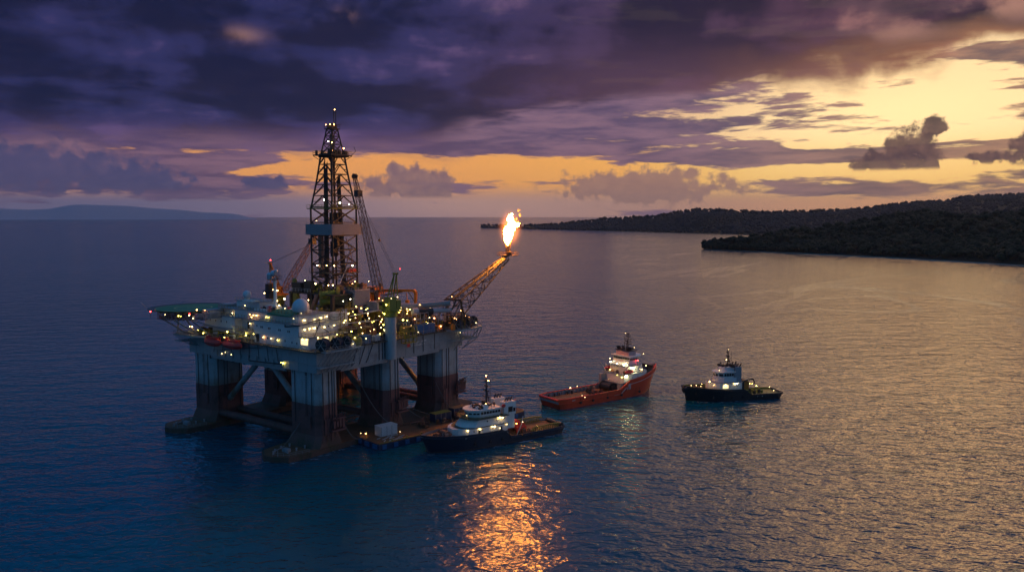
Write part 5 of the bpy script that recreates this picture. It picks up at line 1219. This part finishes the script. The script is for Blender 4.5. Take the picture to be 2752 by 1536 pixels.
# --- tug alongside the platform (bow to the left of the picture)
F1 = Frame(-6.2, 238.4, math.atan2(-.57, -.82)+R(0))
T1 = Thing(F1, 'supply_tug', 'black hulled tug with white superstructure lying alongside the cargo barge', 'tug', (0, 0, 0)); T1.zm = lambda z: z if z < 1 else 1+(z-1)*.745
def ss_(t, a, b): k = min(1, max(0, (t-a)/(b-a))); return k*k*(3-2*k)
top = lambda t: 2.7+3.3*ss_(t, .42, .50)+1.2*max(0, (t-.6)/.4)**2
dk = lambda t: 1.9+3.2*ss_(t, .445, .452)+1.1*max(0, (t-.6)/.4)**2
h1, v1 = hull(T1, 49, 11.6, top, dk, M['hullblue'], M['greybeam'], M['wood'], 2.8, .9, .60)
mb = MB()
for s in (-1, 1): mb.mark().path([(v[3][0], s*(v[3][1]*.99+.02), .35) for v in v1[1:-1]], .10, 4)
T1.part('boot_stripe', mb, M['col_lower'])
lowp = rnd(-2.5, 13.6, 4.9, 2.4, 1.2); upp = rnd(-2.5, 11.2, 4.7, 2.4, .8)
poly_block(T1, 'deckhouse', lowp, 5.1, 8.0, M['white2']); poly_block(T1, 'deckhouse', upp, 8.16, 11.2, M['white2'], rnd(-2.5, 9.2, 4.3, 2.0, .6)); mb = MB()
mb.prism(rnd(-2.7, 12.4, 5.1, 2.4, 1.1), 8.003, 8.157); mb.prism(rnd(-2.9, 10.4, 5.3, 2.2, .7), 11.203, 11.36); T1.part('deck_edge', mb, M['deck'])
mb = MB(); mb.rail([(-2.8, 5.2, 11.36), (8.2, 5.2, 11.36), (10.2, 3.2, 11.36), (10.2, -3.2, 11.36), (8.2, -5.2, 11.36), (-2.8, -5.2, 11.36)], 1.0, step=1.3, r=.05); T1.part('railing', mb, M['green_yellow'])
wh = rnd(-.8, 8.0, 3.5, 1.8, .7); wh2 = rnd(-1.0, 8.5, 3.75, 1.9, .8)
w1 = poly_block(T1, 'wheelhouse', wh, 11.362, 14.2, M['white2'], wh2); win_band(T1, rnd(-.9, 8.25, 3.63, 1.85, .75), 12.65, 13.75, .75, .22, M['glass'], w1, .07)
poly_block(T1, 'wheelhouse_roof', rnd(-1.3, 8.8, 4.0, 2, .9), 14.203, 14.5, M['white2'])
mb = MB(); mb.box(-6.0, -2.52, -3.6, 3.6, 5.1, 11.0); mb.box(-6.2, -1.9, 1.6, 4.0, 11.003, 16.2); mb.box(-6.2, -1.9, -4.0, -1.6, 11.003, 16.2); T1.part('funnel_casing', mb, M['white2'])
mb = MB(); mb.mark().box(-5, -3.4, 4.01, 4.06, 12, 14.2); mb.mark().box(-6.0, -5.2, 4.01, 4.06, 12, 13.6); T1.part('casing_door', mb, M['glass'])
mb = MB()
for s in (-1, 1):
    for k in range(3): mb.mark().tube((-4.8+k, s*2.8, 16.2), (-5.6+k, s*2.9, 17.8), .28, 6)
T1.part('exhaust_pipe', mb, M['steel_dark'])
mast(T1, 2.0, 14.5, 26.8, ((.3, 1.8), (.5, 1.4), (.66, 1.0), (.82, .7)), M['steel_dark']); clutter_mast(T1, 3, -.5, 6.8, 2.7, 14.5, 26, M['steel_dark'])
mb = MB(); mb.box(3.2, 4.8, 1.9, 3.1, 14.5, 15.7); mb.mark().lathe([(.5, 0), (.55, .7), (.2, 1)], 6.2, -1.6, 14.5, 10); mb.mark().lathe([(.5, 0), (.55, .7), (.2, 1)], 6.0, 1.4, 14.5, 10); T1.part('rooftop_dome', mb, M['white2'])
mb = MB(); mb.mark().tube((-1.6, 4.0, 15.0), (-1.6, 4.25, 15.0), .7, 12); mb.mark().tube((-6.2, 3.2, 16), (-6.5, 3.2, 16), .5, 10); mb.mark().tube((-6.2, 2, 15.2), (-6.5, 2, 15.2), .4, 10); T1.part('life_ring', mb, M['red'])
port2 = mesh('window', MB().tube((0, 0, 0), (0, .06, 0), .2, 10), M['glass'])
for x, z in ((0, 6.9), (3, 6.9), (6.5, 6.9), (9.4, 6.9), (-1.5, 10), (1.5, 10), (4.5, 10)):
    for s in (-1, 1): o = bpy.data.objects.new('window', port2); link(o, T1.o); o.location = (x, s*(4.9 if z < 8 else 4.62), T1.zm(z)); o.rotation_euler = (0, 0, 0 if s > 0 else math.pi)
mb = MB(); mb.mark().box(7.2, 7.9, 4.88, 4.95, 5.2, 7.1); mb.mark().box(-.6, .1, 4.88, 4.95, 5.2, 7.1); T1.part('door', mb, M['steel_dark'])
mb = MB(); mb.drum((16.6, -1.8, 6.4), (16.6, 1.8, 6.4), .9, 14, .25); mb.box(15.4, 17.8, -2.4, -1.9, 5.3, 6.6); mb.box(15.4, 17.8, 1.9, 2.4, 5.3, 6.6); mb.box(18.4, 19.2, -.9, .9, 5.5, 6.7); T1.part('anchor_winch', mb, M['boomred'])
gs = [MB(), MB()]; greeble(random.Random(31), gs, 14.8, 20.5, -2.6, 2.6, 5.5, 16, 1.2, .3, 1.0); T1.part('foredeck_gear', gs[0], M['steel_dark']); T1.part('foredeck_gear', gs[1], M['greybeam'])
mb = MB(); mb.drum((-9.2, -2.2, 4.2), (-9.2, 2.2, 4.2), 1.5, 16, .35); mb.box(-11, -7.4, -2.9, -2.4, 1.9, 4.6); mb.box(-11, -7.4, 2.4, 2.9, 1.9, 4.6); mb.drum((-8.2, -1.8, 6.4), (-8.2, 1.8, 6.4), .8, 12, .2); T1.part('towing_winch', mb, M['red'])
mb = MB(); mb.mark().tube((-7, -3.6, 7.6), (-7.6, -3.4, 11), .12, 5); mb.mark().tube((-8.5, 3.8, 6), (-9.2, 3.6, 9.2), .14, 5); mb.mark().tube((-6.3, 4.4, 2), (-8, 4.6, 6.4), .12, 5); T1.part('aerial_pole', mb, M['tarp'])
gs = [MB(), MB(), MB()]; greeble(random.Random(32), gs, -13, -6.4, -4.4, 4.4, 1.9, 30, 2.0, .4, 1.6)
for g_, mt in zip(gs, ('steel_dark', 'boomred', 'greybeam')): T1.part('deck_gear', g_, M[mt])
mb = MB()
for s in (-1, 1):
    mb.mark().path([(-22.5, s*4.6, 3.9), (-20, s*5.0, 4.4), (-12.5, s*5.2, 4.3), (-11, s*5.3, 3.0)], .28, 6)
    for k in range(14): mb.box(-21.8+k*.72, -21.5+k*.72, s*5.05-.12, s*5.05+.12, 1.95, 4.3)
T1.part('cargo_rail', mb, M['yellow'])
mb = MB(); mb.tube((-24.3, -3.6, 2.6), (-24.3, 3.6, 2.6), .75, 10); T1.part('stern_roller', mb, M['steel_dark'])
tyres(T1, v1, M['hullblack'], (.3, .36, .52, .6, .7), 2.0); text_bars(T1, 12.6, 5.34, 4.6, 13, 5, -1)
lamps(T1, 'lamp', [(11.6, 4.9, 7.7), (7.5, 5.2, 7.6), (3.1, 5.2, 7.6), (2.3, 5.2, 7.6), (-2.0, 5.2, 7.7), (.3, 5.0, 10.9), (-.8, 4.9, 10.6), (2.5, .6, 15.6)], 'deck_light'); lamps(T1, 'lampy', [(-6.6, 3.8, 6.6), (-14, 4.4, 4.2)], 'deck_light'); lamps(T1, 'lampo', [(2.0, 0, 26.9), (2.0, 1.3, 25.2), (-10.5, -3.6, 5.6)], 'deck_light'); lamps(T1, 'lamps', [(.4, 5.2, 6.6), (-12, -4, 4), (-10.5, 1.5, 5.9), (9, 0, 12)], 'deck_light')

# --- red supply ship
F2 = Frame(35.3, 297.9, math.atan2(.60, .80))
T2 = Thing(F2, 'supply_ship', 'red hulled offshore supply ship with long open timber deck and lit white bridge', 'supply ship', (0, 0, 0)); T2.zm = lambda z: z if z < 9 else 9+(z-9)*.78
top = lambda t: 3.5+3.2*ss_(t, .52, .64)+3.4*max(0, (t-.62)/.38)**1.6
dk = lambda t: 2.0+3.6*ss_(t, .585, .592)+3.0*max(0, (t-.62)/.38)**1.6
h2, v2 = hull(T2, 55.5, 12.8, top, dk, M['hullred'], M['greypanel'], M['wood'], 4.2, .86, .60, M['hullred'], .35)
mb = MB()
for s in (-1, 1): mb.mark().path([(v[4][0]*.996, s*(v[4][1]*.998+.03), v[4][2]-1.5) for v in v2[22:-1]], .09, 4)
T2.part('white_stripe', mb, M['white2'])
mb = MB(); mb.tube((-27.4, -5.2, 3.2), (-27.4, 5.2, 3.2), .55, 10)
for s in (-1, 1): mb.mark().path([(v[5][0], s*(v[5][1]-.15), v[5][2]+.05) for v in v2[0:28]], .24, 6)
T2.part('cargo_rail', mb, M['hullred'])
mb = MB()
for s in (-1, 1):
    for k in range(15): x = -24+k*1.9; mb.mark().box(x, x+.35, s*5.55, s*5.95, 2.0, 3.4)
T2.part('bulwark_stay', mb, M['greybeam'])
mb = MB()
for x in (-23.5, -20.6, -18.4, -14.4, -12.2): mb.mark().lathe([(.3, 0), (.3, 1.1), (.1, 1.3)], x, 5.1, 2.0, 8)
T2.part('bollard', mb, M['steel_dark'])
poly_block(T2, 'deckhouse', rnd(4.6, 19.0, 5.5, 4, 1.5), 5.6, 8.6, M['white2']); poly_block(T2, 'deckhouse', rnd(7.0, 17.0, 4.6, 3.4, 1.2), 8.76, 12.0, M['white2']); poly_block(T2, 'deckhouse', rnd(8.0, 15.5, 4.3, 3, 1.0), 12.16, 14.0, M['white2'])
mb = MB(); mb.prism(rnd(4.2, 18.4, 5.8, 4, 1.4), 8.603, 8.757); mb.prism(rnd(6.6, 16.6, 5.0, 3.4, 1.2), 12.003, 12.157); T2.part('deck_edge', mb, M['greypanel'])
mb = MB(); mb.rail([(14, 5.7, 8.76), (4.3, 5.7, 8.76), (4.3, -5.7, 8.76), (14, -5.7, 8.76)], 1.0, step=1.3); mb.rail([(13, 4.9, 12.16), (6.7, 4.9, 12.16), (6.7, -4.9, 12.16), (13, -4.9, 12.16)], 1.0, step=1.3); T2.part('railing', mb, M['greybeam'])
wh = rnd(8.6, 15.0, 4.3, 2.4, 1.0)
w2 = poly_block(T2, 'wheelhouse', wh, 14.003, 16.5, M['white2'], rnd(8.4, 15.4, 4.6, 2.4, 1.0)); win_band(T2, rnd(8.5, 15.2, 4.45, 2.4, 1.0), 14.9, 16.1, .9, .2, M['glass'], w2, .07)
poly_block(T2, 'wheelhouse_roof', rnd(8.0, 16.0, 5.0, 2.6, 1.1), 16.503, 16.85, M['white2'])
poly_block(T2, 'upper_casing', rnd(9.0, 13.6, 3.4, .8, .3), 16.853, 19.2, paint('pale pink paint', (.60, .42, .44), .5, .3)); poly_block(T2, 'casing_roof', rnd(8.7, 14.0, 3.8, .8, .3), 19.203, 19.5, M['hullblack'])
mb = MB()
for s in (-1, 1):
    for k in range(3): mb.mark().tube((9.4+k*.7, s*2.6, 19.5), (8.7+k*.7, s*2.9, 21.0), .26, 6)
T2.part('exhaust_pipe', mb, M['steel_dark']); clutter_mast(T2, 8, 9.4, 13.6, 3, 19.5, 18, M['steel_dark'])
mast(T2, 12, 19.5, 27.6, ((.3, 1.9), (.45, 1.5), (.6, 1.9), (.75, 1.2), (.88, .7)), M['steel_dark'])
mb = MB(); mb.box(3.0, 4.58, -5.2, 5.2, 2.0, 5.6); mb.box(1.8, 4.5, 3.9, 5.4, 2.0, 8.0); T2.part('winch_shelter', mb, M['greypanel'])
mb = MB(); mb.box(2.94, 2.99, -3.4, 3.0, 2.05, 5.2); T2.part('opening_shade', mb, M['hullblack'])  # flat black sheet painted as the shade inside the shelter
mb = MB(); mb.drum((1.4, -2.6, 3.8), (1.4, 2.6, 3.8), 1.6, 16, .35); mb.box(.2, 2.9, -3.3, -2.9, 2, 4.6); mb.box(.2, 2.9, 2.9, 3.3, 2, 4.6); T2.part('towing_winch', mb, M['hullblack'])
gs = [MB(), MB(), MB()]; greeble(random.Random(61), gs, -7.6, -2.2, -2.2, 3.2, 2.0, 20, 1.9, .5, 1.8); greeble(random.Random(62), gs, 5, 7, -5, 5, 8.76, 8, 1.3, .4, 1)
for g_, mt in zip(gs, ('hullblack', 'boomred', 'steel_dark')): T2.part('deck_gear', g_, M[mt])
mb = MB(); mb.tube((4.6, 4.4, 8.8), (2.2, 4.8, 13.2), .16, 5); T2.part('deck_crane', mb, M['tarp'])
mb = MB(); mb.box(22.5, 23.6, -2.6, 2.6, 9.0, 10.4); mb.drum((20.6, -1.6, 8.6), (20.6, 1.6, 8.6), .7, 12, .2); T2.part('anchor_winch', mb, M['hullblack'])
tyres(T2, v2, M['hullblack'], (.18, .3, .42, .56, .72), 1.6); text_bars(T2, -22.4, -6.46, 2.6, 6, 15, 1, .3, .2); mb = MB(); mb.box(6.2, 6.5, -6.52, -6.46, 3.2, 5.4); mb.box(7.0, 7.2, -6.52, -6.46, 3.2, 5.4); mb.box(5.5, 5.7, -6.52, -6.46, 3.2, 5.0); T2.part('reflective_mark', mb, M['white2'])
for x, z in ((9, 7.2), (12, 7.2), (15, 7.2), (10, 10.4), (13, 10.4)):
    for s in (-1, 1): o = bpy.data.objects.new('window', port2); link(o, T2.o); o.location = (x, s*(5.5 if z < 8 else 4.6), T2.zm(z)); o.rotation_euler = (0, 0, 0 if s > 0 else math.pi)
lamps(T2, 'lampw', [(6.8, 4.4, 13.0), (6.8, 3.7, 13.1), (6.8, .6, 12.9)], 'deck_light'); lamps(T2, 'lampy', [(4.2, 4.9, 7.8), (4.4, 1.8, 9.9), (4.4, -4.4, 7.8), (6.2, -5.6, 8.0), (5.2, 3.6, 5.4), (4.4, -2, 8.2)], 'deck_light'); lamps(T2, 'lamp', [(15.4, -4.2, 9.6), (19.4, -2.6, 10.6), (7.2, 4.9, 14.6)], 'deck_light'); lamps(T2, 'lamps', [(12, 1.4, 27.2), (10.8, -2.2, 20.4), (12.8, -2.6, 20.6), (-8.6, 6.2, 4.2), (-12, 6.2, 4.0), (-17, -6.0, 3.9), (-16, -6.3, 3.2), (15.8, -4.6, 17.4)], 'deck_light')
lamps(T2, 'lampadd', [(6.8, -3.1, 12.9), (9.5, -5.3, 11.4), (5.6, -6.0, 8.3)], 'added_lamp')  # extra strong lamps added to throw a reflection on the water
lamps(T2, 'lampr', [(12.2, -5.1, 14.7)], 'deck_light')
for s, lb in ((1, 'small orange rescue boat on the far side of the red ship bridge'), (-1, 'small orange rescue boat on the near side of the red ship bridge')):
    Rb = Thing(F2, 'rescue_boat', lb, 'rescue boat', (7.2, s*5.6, 9.2), 'rescue boats on the red supply ship')
    mb = MB(); lump(mb, (7.2, s*5.6, 9.6), 1.0, 5, 3, 2.3, .62, .05); Rb.part('hull', mb, M['red'], smooth=True)
    mb = MB(); mb.box(6.4, 8.4, s*5.6-.5, s*5.6+.5, 10.0, 10.5); Rb.part('cover', mb, M['boomred'])
    mb = MB()
    for q in (5.6, 8.8): mb.mark().path([(q, s*4.9, 8.77), (q, s*5.0, 11.3), (q, s*5.7, 11.4), (q, s*5.7, 10)], .1, 5)
    Rb.part('davit', mb, M['tarp'])

# --- dark tug on the right
F3 = Frame(82.4, 296.0, math.atan2(-.23, -.973))
T3 = Thing(F3, 'harbour_tug', 'small dark tug with blue grey cabin and yellow lit stern deck on open water', 'tug', (0, 0, 0)); T3.zm = lambda z: z if z < 4 else 4+(z-4)*.78
top = lambda t: 2.3+2.2*ss_(t, .34, .44)+2.0*max(0, (t-.5)/.5)**1.5
dk = lambda t: 1.7+2.0*ss_(t, .36, .37)+1.9*max(0, (t-.5)/.5)**1.5
h3, v3 = hull(T3, 39, 10.8, top, dk, M['hullblack'], M['green_yellow'], M['yellow'], 1.6, .82, .50, M['hullblack'], .4)
mb = MB(); lump(mb, (18.9, 0, 4.6), 1.0, 6, 3, .9, 1.8, .05); mb.tube((18.6, -2.6, 5.4), (18.9, 2.6, 5.4), .5, 8); T3.part('bow_fender', mb, M['hullblack'])
poly_block(T3, 'deckhouse', rnd(-2.6, 8.6, 3.9, 2.2, 1.2), 3.72, 7.4, M['white']); poly_block(T3, 'deckhouse', rnd(-.8, 6.2, 3.0, 1.8, .9), 7.56, 9.6, M['white']); mb = MB(); mb.prism(rnd(-2.8, 8.2, 4.1, 2.2, 1.2), 7.403, 7.557); T3.part('deck_edge', mb, M['greypanel'])
wh = rnd(.2, 5.8, 2.7, 1.6, .8); w3 = poly_block(T3, 'wheelhouse', wh, 9.603, 12.2, M['white'], rnd(0, 6.2, 2.95, 1.7, .8)); win_band(T3, rnd(.1, 6.0, 2.83, 1.65, .8), 10.4, 11.7, .75, .2, M['glass'], w3, .08)
poly_block(T3, 'wheelhouse_roof', rnd(-.4, 6.6, 3.2, 1.8, .9), 12.203, 12.5, M['white2'])
poly_block(T3, 'upper_casing', rnd(-.2, 4.6, 1.9, 1, .4), 12.503, 14.4, M['white']); mb = MB(); mb.box(-3.0, -.3, 1.0, 2.6, 7.56, 14.6); mb.box(-3.0, -.3, -2.6, -1.0, 7.56, 14.6); T3.part('funnel_casing', mb, M['container_blue'] if 0 else M['greypanel'])
clutter_mast(T3, 17, -2.6, 4.6, 2.3, 14.4, 26, M['steel_dark']); mast(T3, 1.4, 14.4, 23.8, ((.28, 1.6), (.5, 1.1), (.7, .8)), M['steel_dark'])
mb = MB()
for k in range(4): mb.mark().tube((-2.6+(k % 2)*1.2, (-1.8 if k < 2 else 1.8), 14.6), (-3.2+(k % 2)*1.2, (-2.0 if k < 2 else 2.0), 16.2), .26, 6)
T3.part('exhaust_pipe', mb, M['steel_dark'])
mb = MB(); mb.drum((-5.4, -1.4, 6.0), (-5.4, 1.4, 6.0), 1.3, 14, .3); mb.box(-6.6, -4.2, -1.9, -1.5, 3.7, 6.4); mb.box(-6.6, -4.2, 1.5, 1.9, 3.7, 6.4); T3.part('towing_winch', mb, M['orange'])
mb = MB(); mb.tube((-3.4, 2.4, 7.4), (-7.8, 2.6, 8.6), .3, 6); mb.tube((-7.8, 2.6, 8.6), (-8.6, 2.6, 6.2), .26, 6); mb.box(-4, -3, 2, 3, 3.8, 7.6); T3.part('knuckle_crane', mb, M['steel_dark'])
gs = [MB(), MB()]; greeble(random.Random(71), gs, 10, 16, -2.6, 2.6, 4.3, 18, 1.4, .3, 1.0); T3.part('foredeck_gear', gs[0], M['steel_dark']); T3.part('foredeck_gear', gs[1], M['boomred'])
gs = [MB(), MB()]; greeble(random.Random(72), gs, -13, -8, -3, 3, 1.7, 14, 1.5, .3, 1.1); T3.part('stern_gear', gs[0], M['yellow']); T3.part('stern_gear', gs[1], M['steel_dark'])
tyres(T3, v3, M['hullblack'], (.12, .2, .28, .45, .55, .65, .75), 1.5, .5); text_bars(T3, -8.2, 5.5, 1.3, 9, 25, -1, .3, .22)
mb = MB(); mb.box(3.0, 5.2, 3.9, 3.97, 4.9, 6.5); T3.part('window', mb, M['winlit'])
lamps(T3, 'lamp', [(4.2, 4.1, 6.6), (10.2, 3.0, 8.3), (.6, 4.2, 7.0)], 'deck_light'); lamps(T3, 'lampw', [(-.4, 4.2, 7.0)], 'deck_light'); lamps(T3, 'lampo', [(8.4, 3.0, 6.6), (12.6, 1.6, 7.0)], 'deck_light'); lamps(T3, 'lampy', [(-9.6, -1.0, 5.0), (-8.4, -.8, 5.2), (-10.4, .8, 4.4)], 'deck_light'); lamps(T3, 'lamps', [(15, 2, 6.6), (16.6, 1, 6.4), (13.6, 2.8, 6.3), (1.5, .5, 22.8), (2.6, 1.2, 18), (-16, 3.6, 2.9), (-17.6, -2, 3), (5.6, 1.6, 13.2)], 'deck_light')

# --- flat cargo barge between the platform and the tug
F4 = Frame(-21.4, 253.0, R(43.2))
T4 = Thing(F4, 'cargo_barge', 'long flat rust brown cargo barge moored between the platform and the tug', 'barge', (0, 0, 0))
mb = MB(); mb.prism([(-30, -6.6), (29, -6.6), (31, -4), (31, 4.6), (29, 6.6), (-30, 6.6)], -1.5, 1.7); T4.part('hull', mb, M['navy'])
mb = MB(); mb.prism([(-29.8, -6.4), (28.9, -6.4), (30.8, -3.9), (30.8, 4.5), (28.9, 6.4), (-29.8, 6.4)], 1.704, 1.76); T4.part('deck', mb, M['rust'])
mb = MB()
for k in range(14): mb.mark().box(-29+k*4.1, -27.6+k*4.1, -6.95, -6.61, .2, 1.5)
for k in range(3): mb.mark().box(-30.35, -30.01, -5.6+k*4.2, -3.4+k*4.2, .2, 1.5)
T4.part('side_fender', mb, M['container_blue'])
mb = MB(); mb.path([(-29.8, -6.4, 2.0), (28.9, -6.4, 2.0)], .13, 5)
for k in range(10): mb.mark().lathe([(.25, 0), (.25, .6), (.35, .7)], -25+k*5.4, -5.9, 1.76, 8)
T4.part('mooring_bitt', mb, M['yellow'])
rr = random.Random(44)
mb = MB()
for k in range(11): x, y = rr.uniform(-28, -18), rr.uniform(-5.5, -.5); a = rr.uniform(-.5, .5); mb.mark().tube((x, y, 1.9), (x+math.cos(a)*rr.uniform(1, 4), y+math.sin(a)*2, 1.95), .13, 4)
T4.part('loose_timber', mb, M['tarp'])
gs = [MB(), MB(), MB()]; greeble(random.Random(45), gs, -9, 24, -1, 6, 1.77, 46, 1.7, .6, 3); greeble(random.Random(46), gs, 4, 25, -6, 0, 1.77, 24, 1.2, .6, 3.4)
for g_, mt in zip(gs, ('rust', 'steel_dark', 'boomred')): T4.part('deck_cargo', g_, M[mt])
lamps(T4, 'lampo', [(-18.2, 1.2, 4.4), (-27.6, 4.2, 2.6)], 'deck_light'); lamps(T4, 'lamps', [(-18.4, -.6, 2.4), (-28.6, 5.4, 2.6), (-27.4, 4.8, 2.4), (14, -2, 3.2)], 'deck_light')
container(-24.8, -18.8, .2, 3.6, 1.77, 2.9, M['white'], 'white cabin container near the end of the barge closest to the front column', fr=F4)
container(-2.4, 4.2, 2.4, 5.4, 1.77, 2.6, M['navy'], 'dark container with yellow tarpaulin roof on the barge, nearer the middle column', top=M['yellow'], fr=F4)
container(6.0, 12.0, 3.2, 6.2, 1.77, 2.9, M['navy'], 'dark container with sandy roof on the barge, behind the tug bridge', top=M['wood'], fr=F4)
container(-23.0, -19.6, 4.4, 6.2, 1.77, 1.6, M['tarp'], 'low pale box lying behind the white cabin container on the barge', 'cargo_box', 'cargo box', fr=F4)
container(19, 28.5, 1.0, 5.6, 1.77, 1.5, M['tarp'], 'wide flat pale covered load on the far end of the barge', 'covered_load', 'cargo box', fr=F4)

# ropes
def rope(a, b, sag, r, label):
    a, b = Vector(a), Vector(b); mb = MB(); P = []
    for i in range(17): t = i/16; p = a.lerp(b, t); p.z -= sag*4*t*(1-t); P.append(tuple(p))
    mb.path(P, r, 5); solo(WF, 'mooring_rope', label, 'rope', mb, M['rope'], tuple(a))
w = RF.w
rope(w((9.5, .6, 9)), F4.w((-29.6, 3.4, 1.9)), 2.6, .13, 'slack mooring rope from the front column down to the near end of the barge')
rope(w((19, 6, 22.4)), F4.w((-14, 6, 1.9)), 4.5, .11, 'long thin rope hanging from under the platform to the barge behind the white cabin')
rope(w((33, .4, 9.4)), F4.w((-3, 6.2, 1.9)), .6, .09, 'taut mooring line from the middle column to the barge')
rope(w((-5, 9, 2.6)), w((.8, 9, 8.0)), .2, .1, 'pale line from the near pontoon tip up to the front column')
rope(w((35.2, .4, 8.0)), F4.w((4, 6.2, 1.9)), .6, .09, 'taut mooring line from the middle column base towards the tug bridge')
rope(w((52.2, 3, 14.0)), F4.w((9, 6.5, 1.9)), 1.2, .09, 'thin rope from the corner column under the sponson to the barge')

# small patches of foam where the hulls push the water
def foam(c, L, W, ang, seed, label):
    rs = random.Random(seed); mb = MB(); d = Vector((math.cos(ang), math.sin(ang), 0)); s = Vector((-d.y, d.x, 0)); c = Vector((c[0], c[1], .03)); P = []
    n = 14
    for i in range(n): t = i/(n-1); P.append((c+d*L*(t-.5)+s*W*.5*math.sin(math.pi*t)*rs.uniform(.4, 1), c+d*L*(t-.5)-s*W*.5*math.sin(math.pi*t)*rs.uniform(.4, 1)))
    vs = [tuple(q) for p in P for q in p]; mb.add(vs, [(2*i, 2*i+1, 2*i+3, 2*i+2) for i in range(n-1)])
    o = bpy.data.objects.new('foam', mesh('foam', mb, M['foam'], tuple(c))); link(o); o.location = tuple(c); o['kind'] = 'stuff'
M['foam'] = paint('sea foam', (.42, .50, .56), .8, .3, (.05, .1, .15), 1.2, 0, False)
foam((4.3, 237.6, 0), 6, 1.2, R(30), 1, 'thin pale foam under the stern quarter of the near tug')
foam((11.5, 243.0, 0), 4.5, .7, R(10), 2, 'small pale foam streak behind the near tug')
foam((88.0, 287.6, 0), 6, 1.0, R(-4), 3, 'pale foam along the stern of the dark tug')

rs = random.Random(77); mb = MB()
def slivers(pts, n, spread):
    for _ in range(n):
        i = rs.randrange(len(pts)-1); t = rs.random(); a, b = pts[i], pts[i+1]
        x = a[0]+(b[0]-a[0])*t+rs.gauss(0, spread); y = a[1]+(b[1]-a[1])*t+rs.gauss(0, spread); L = rs.uniform(.3, 1.3); w = rs.uniform(.05, .16); q = rs.uniform(-.5, .5); c_, s_ = math.cos(q), math.sin(q)
        mb.add([(x-L*c_, y-L*s_, .035), (x+w*s_, y-w*c_, .035), (x+L*c_, y+L*s_, .035), (x-w*s_, y+w*c_, .035)], [(0, 1, 2, 3)])
q = lambda *P: [w(p)[:2] for p in P]
slivers(q((-12.8, 7.2, 0), (-10, 1, 0), (-3, -.8, 0), (12, -.8, 0)), 26, .5); slivers(q((-12.8, 58, 0), (-10, 51, 0), (-3, 49.7, 0)), 14, .5); slivers(q((52, -.8, 0), (74, -.8, 0)), 16, .6)
slivers([F1.w(p)[:2] for p in ((24, 1.5, 0), (16, 6.2, 0), (0, 6.5, 0), (-24, 5.8, 0))], 22, .4); slivers([F3.w(p)[:2] for p in ((18, 2, 0), (10, 6, 0), (-19, 5.4, 0))], 16, .4); slivers([F2.w(p)[:2] for p in ((-28, 5, 0), (-28, -5, 0), (-10, -7, 0), (20, -6, 0))], 20, .5)
o = bpy.data.objects.new('foam', mesh('foam', mb, M['foam'])); link(o); o['kind'] = 'stuff'
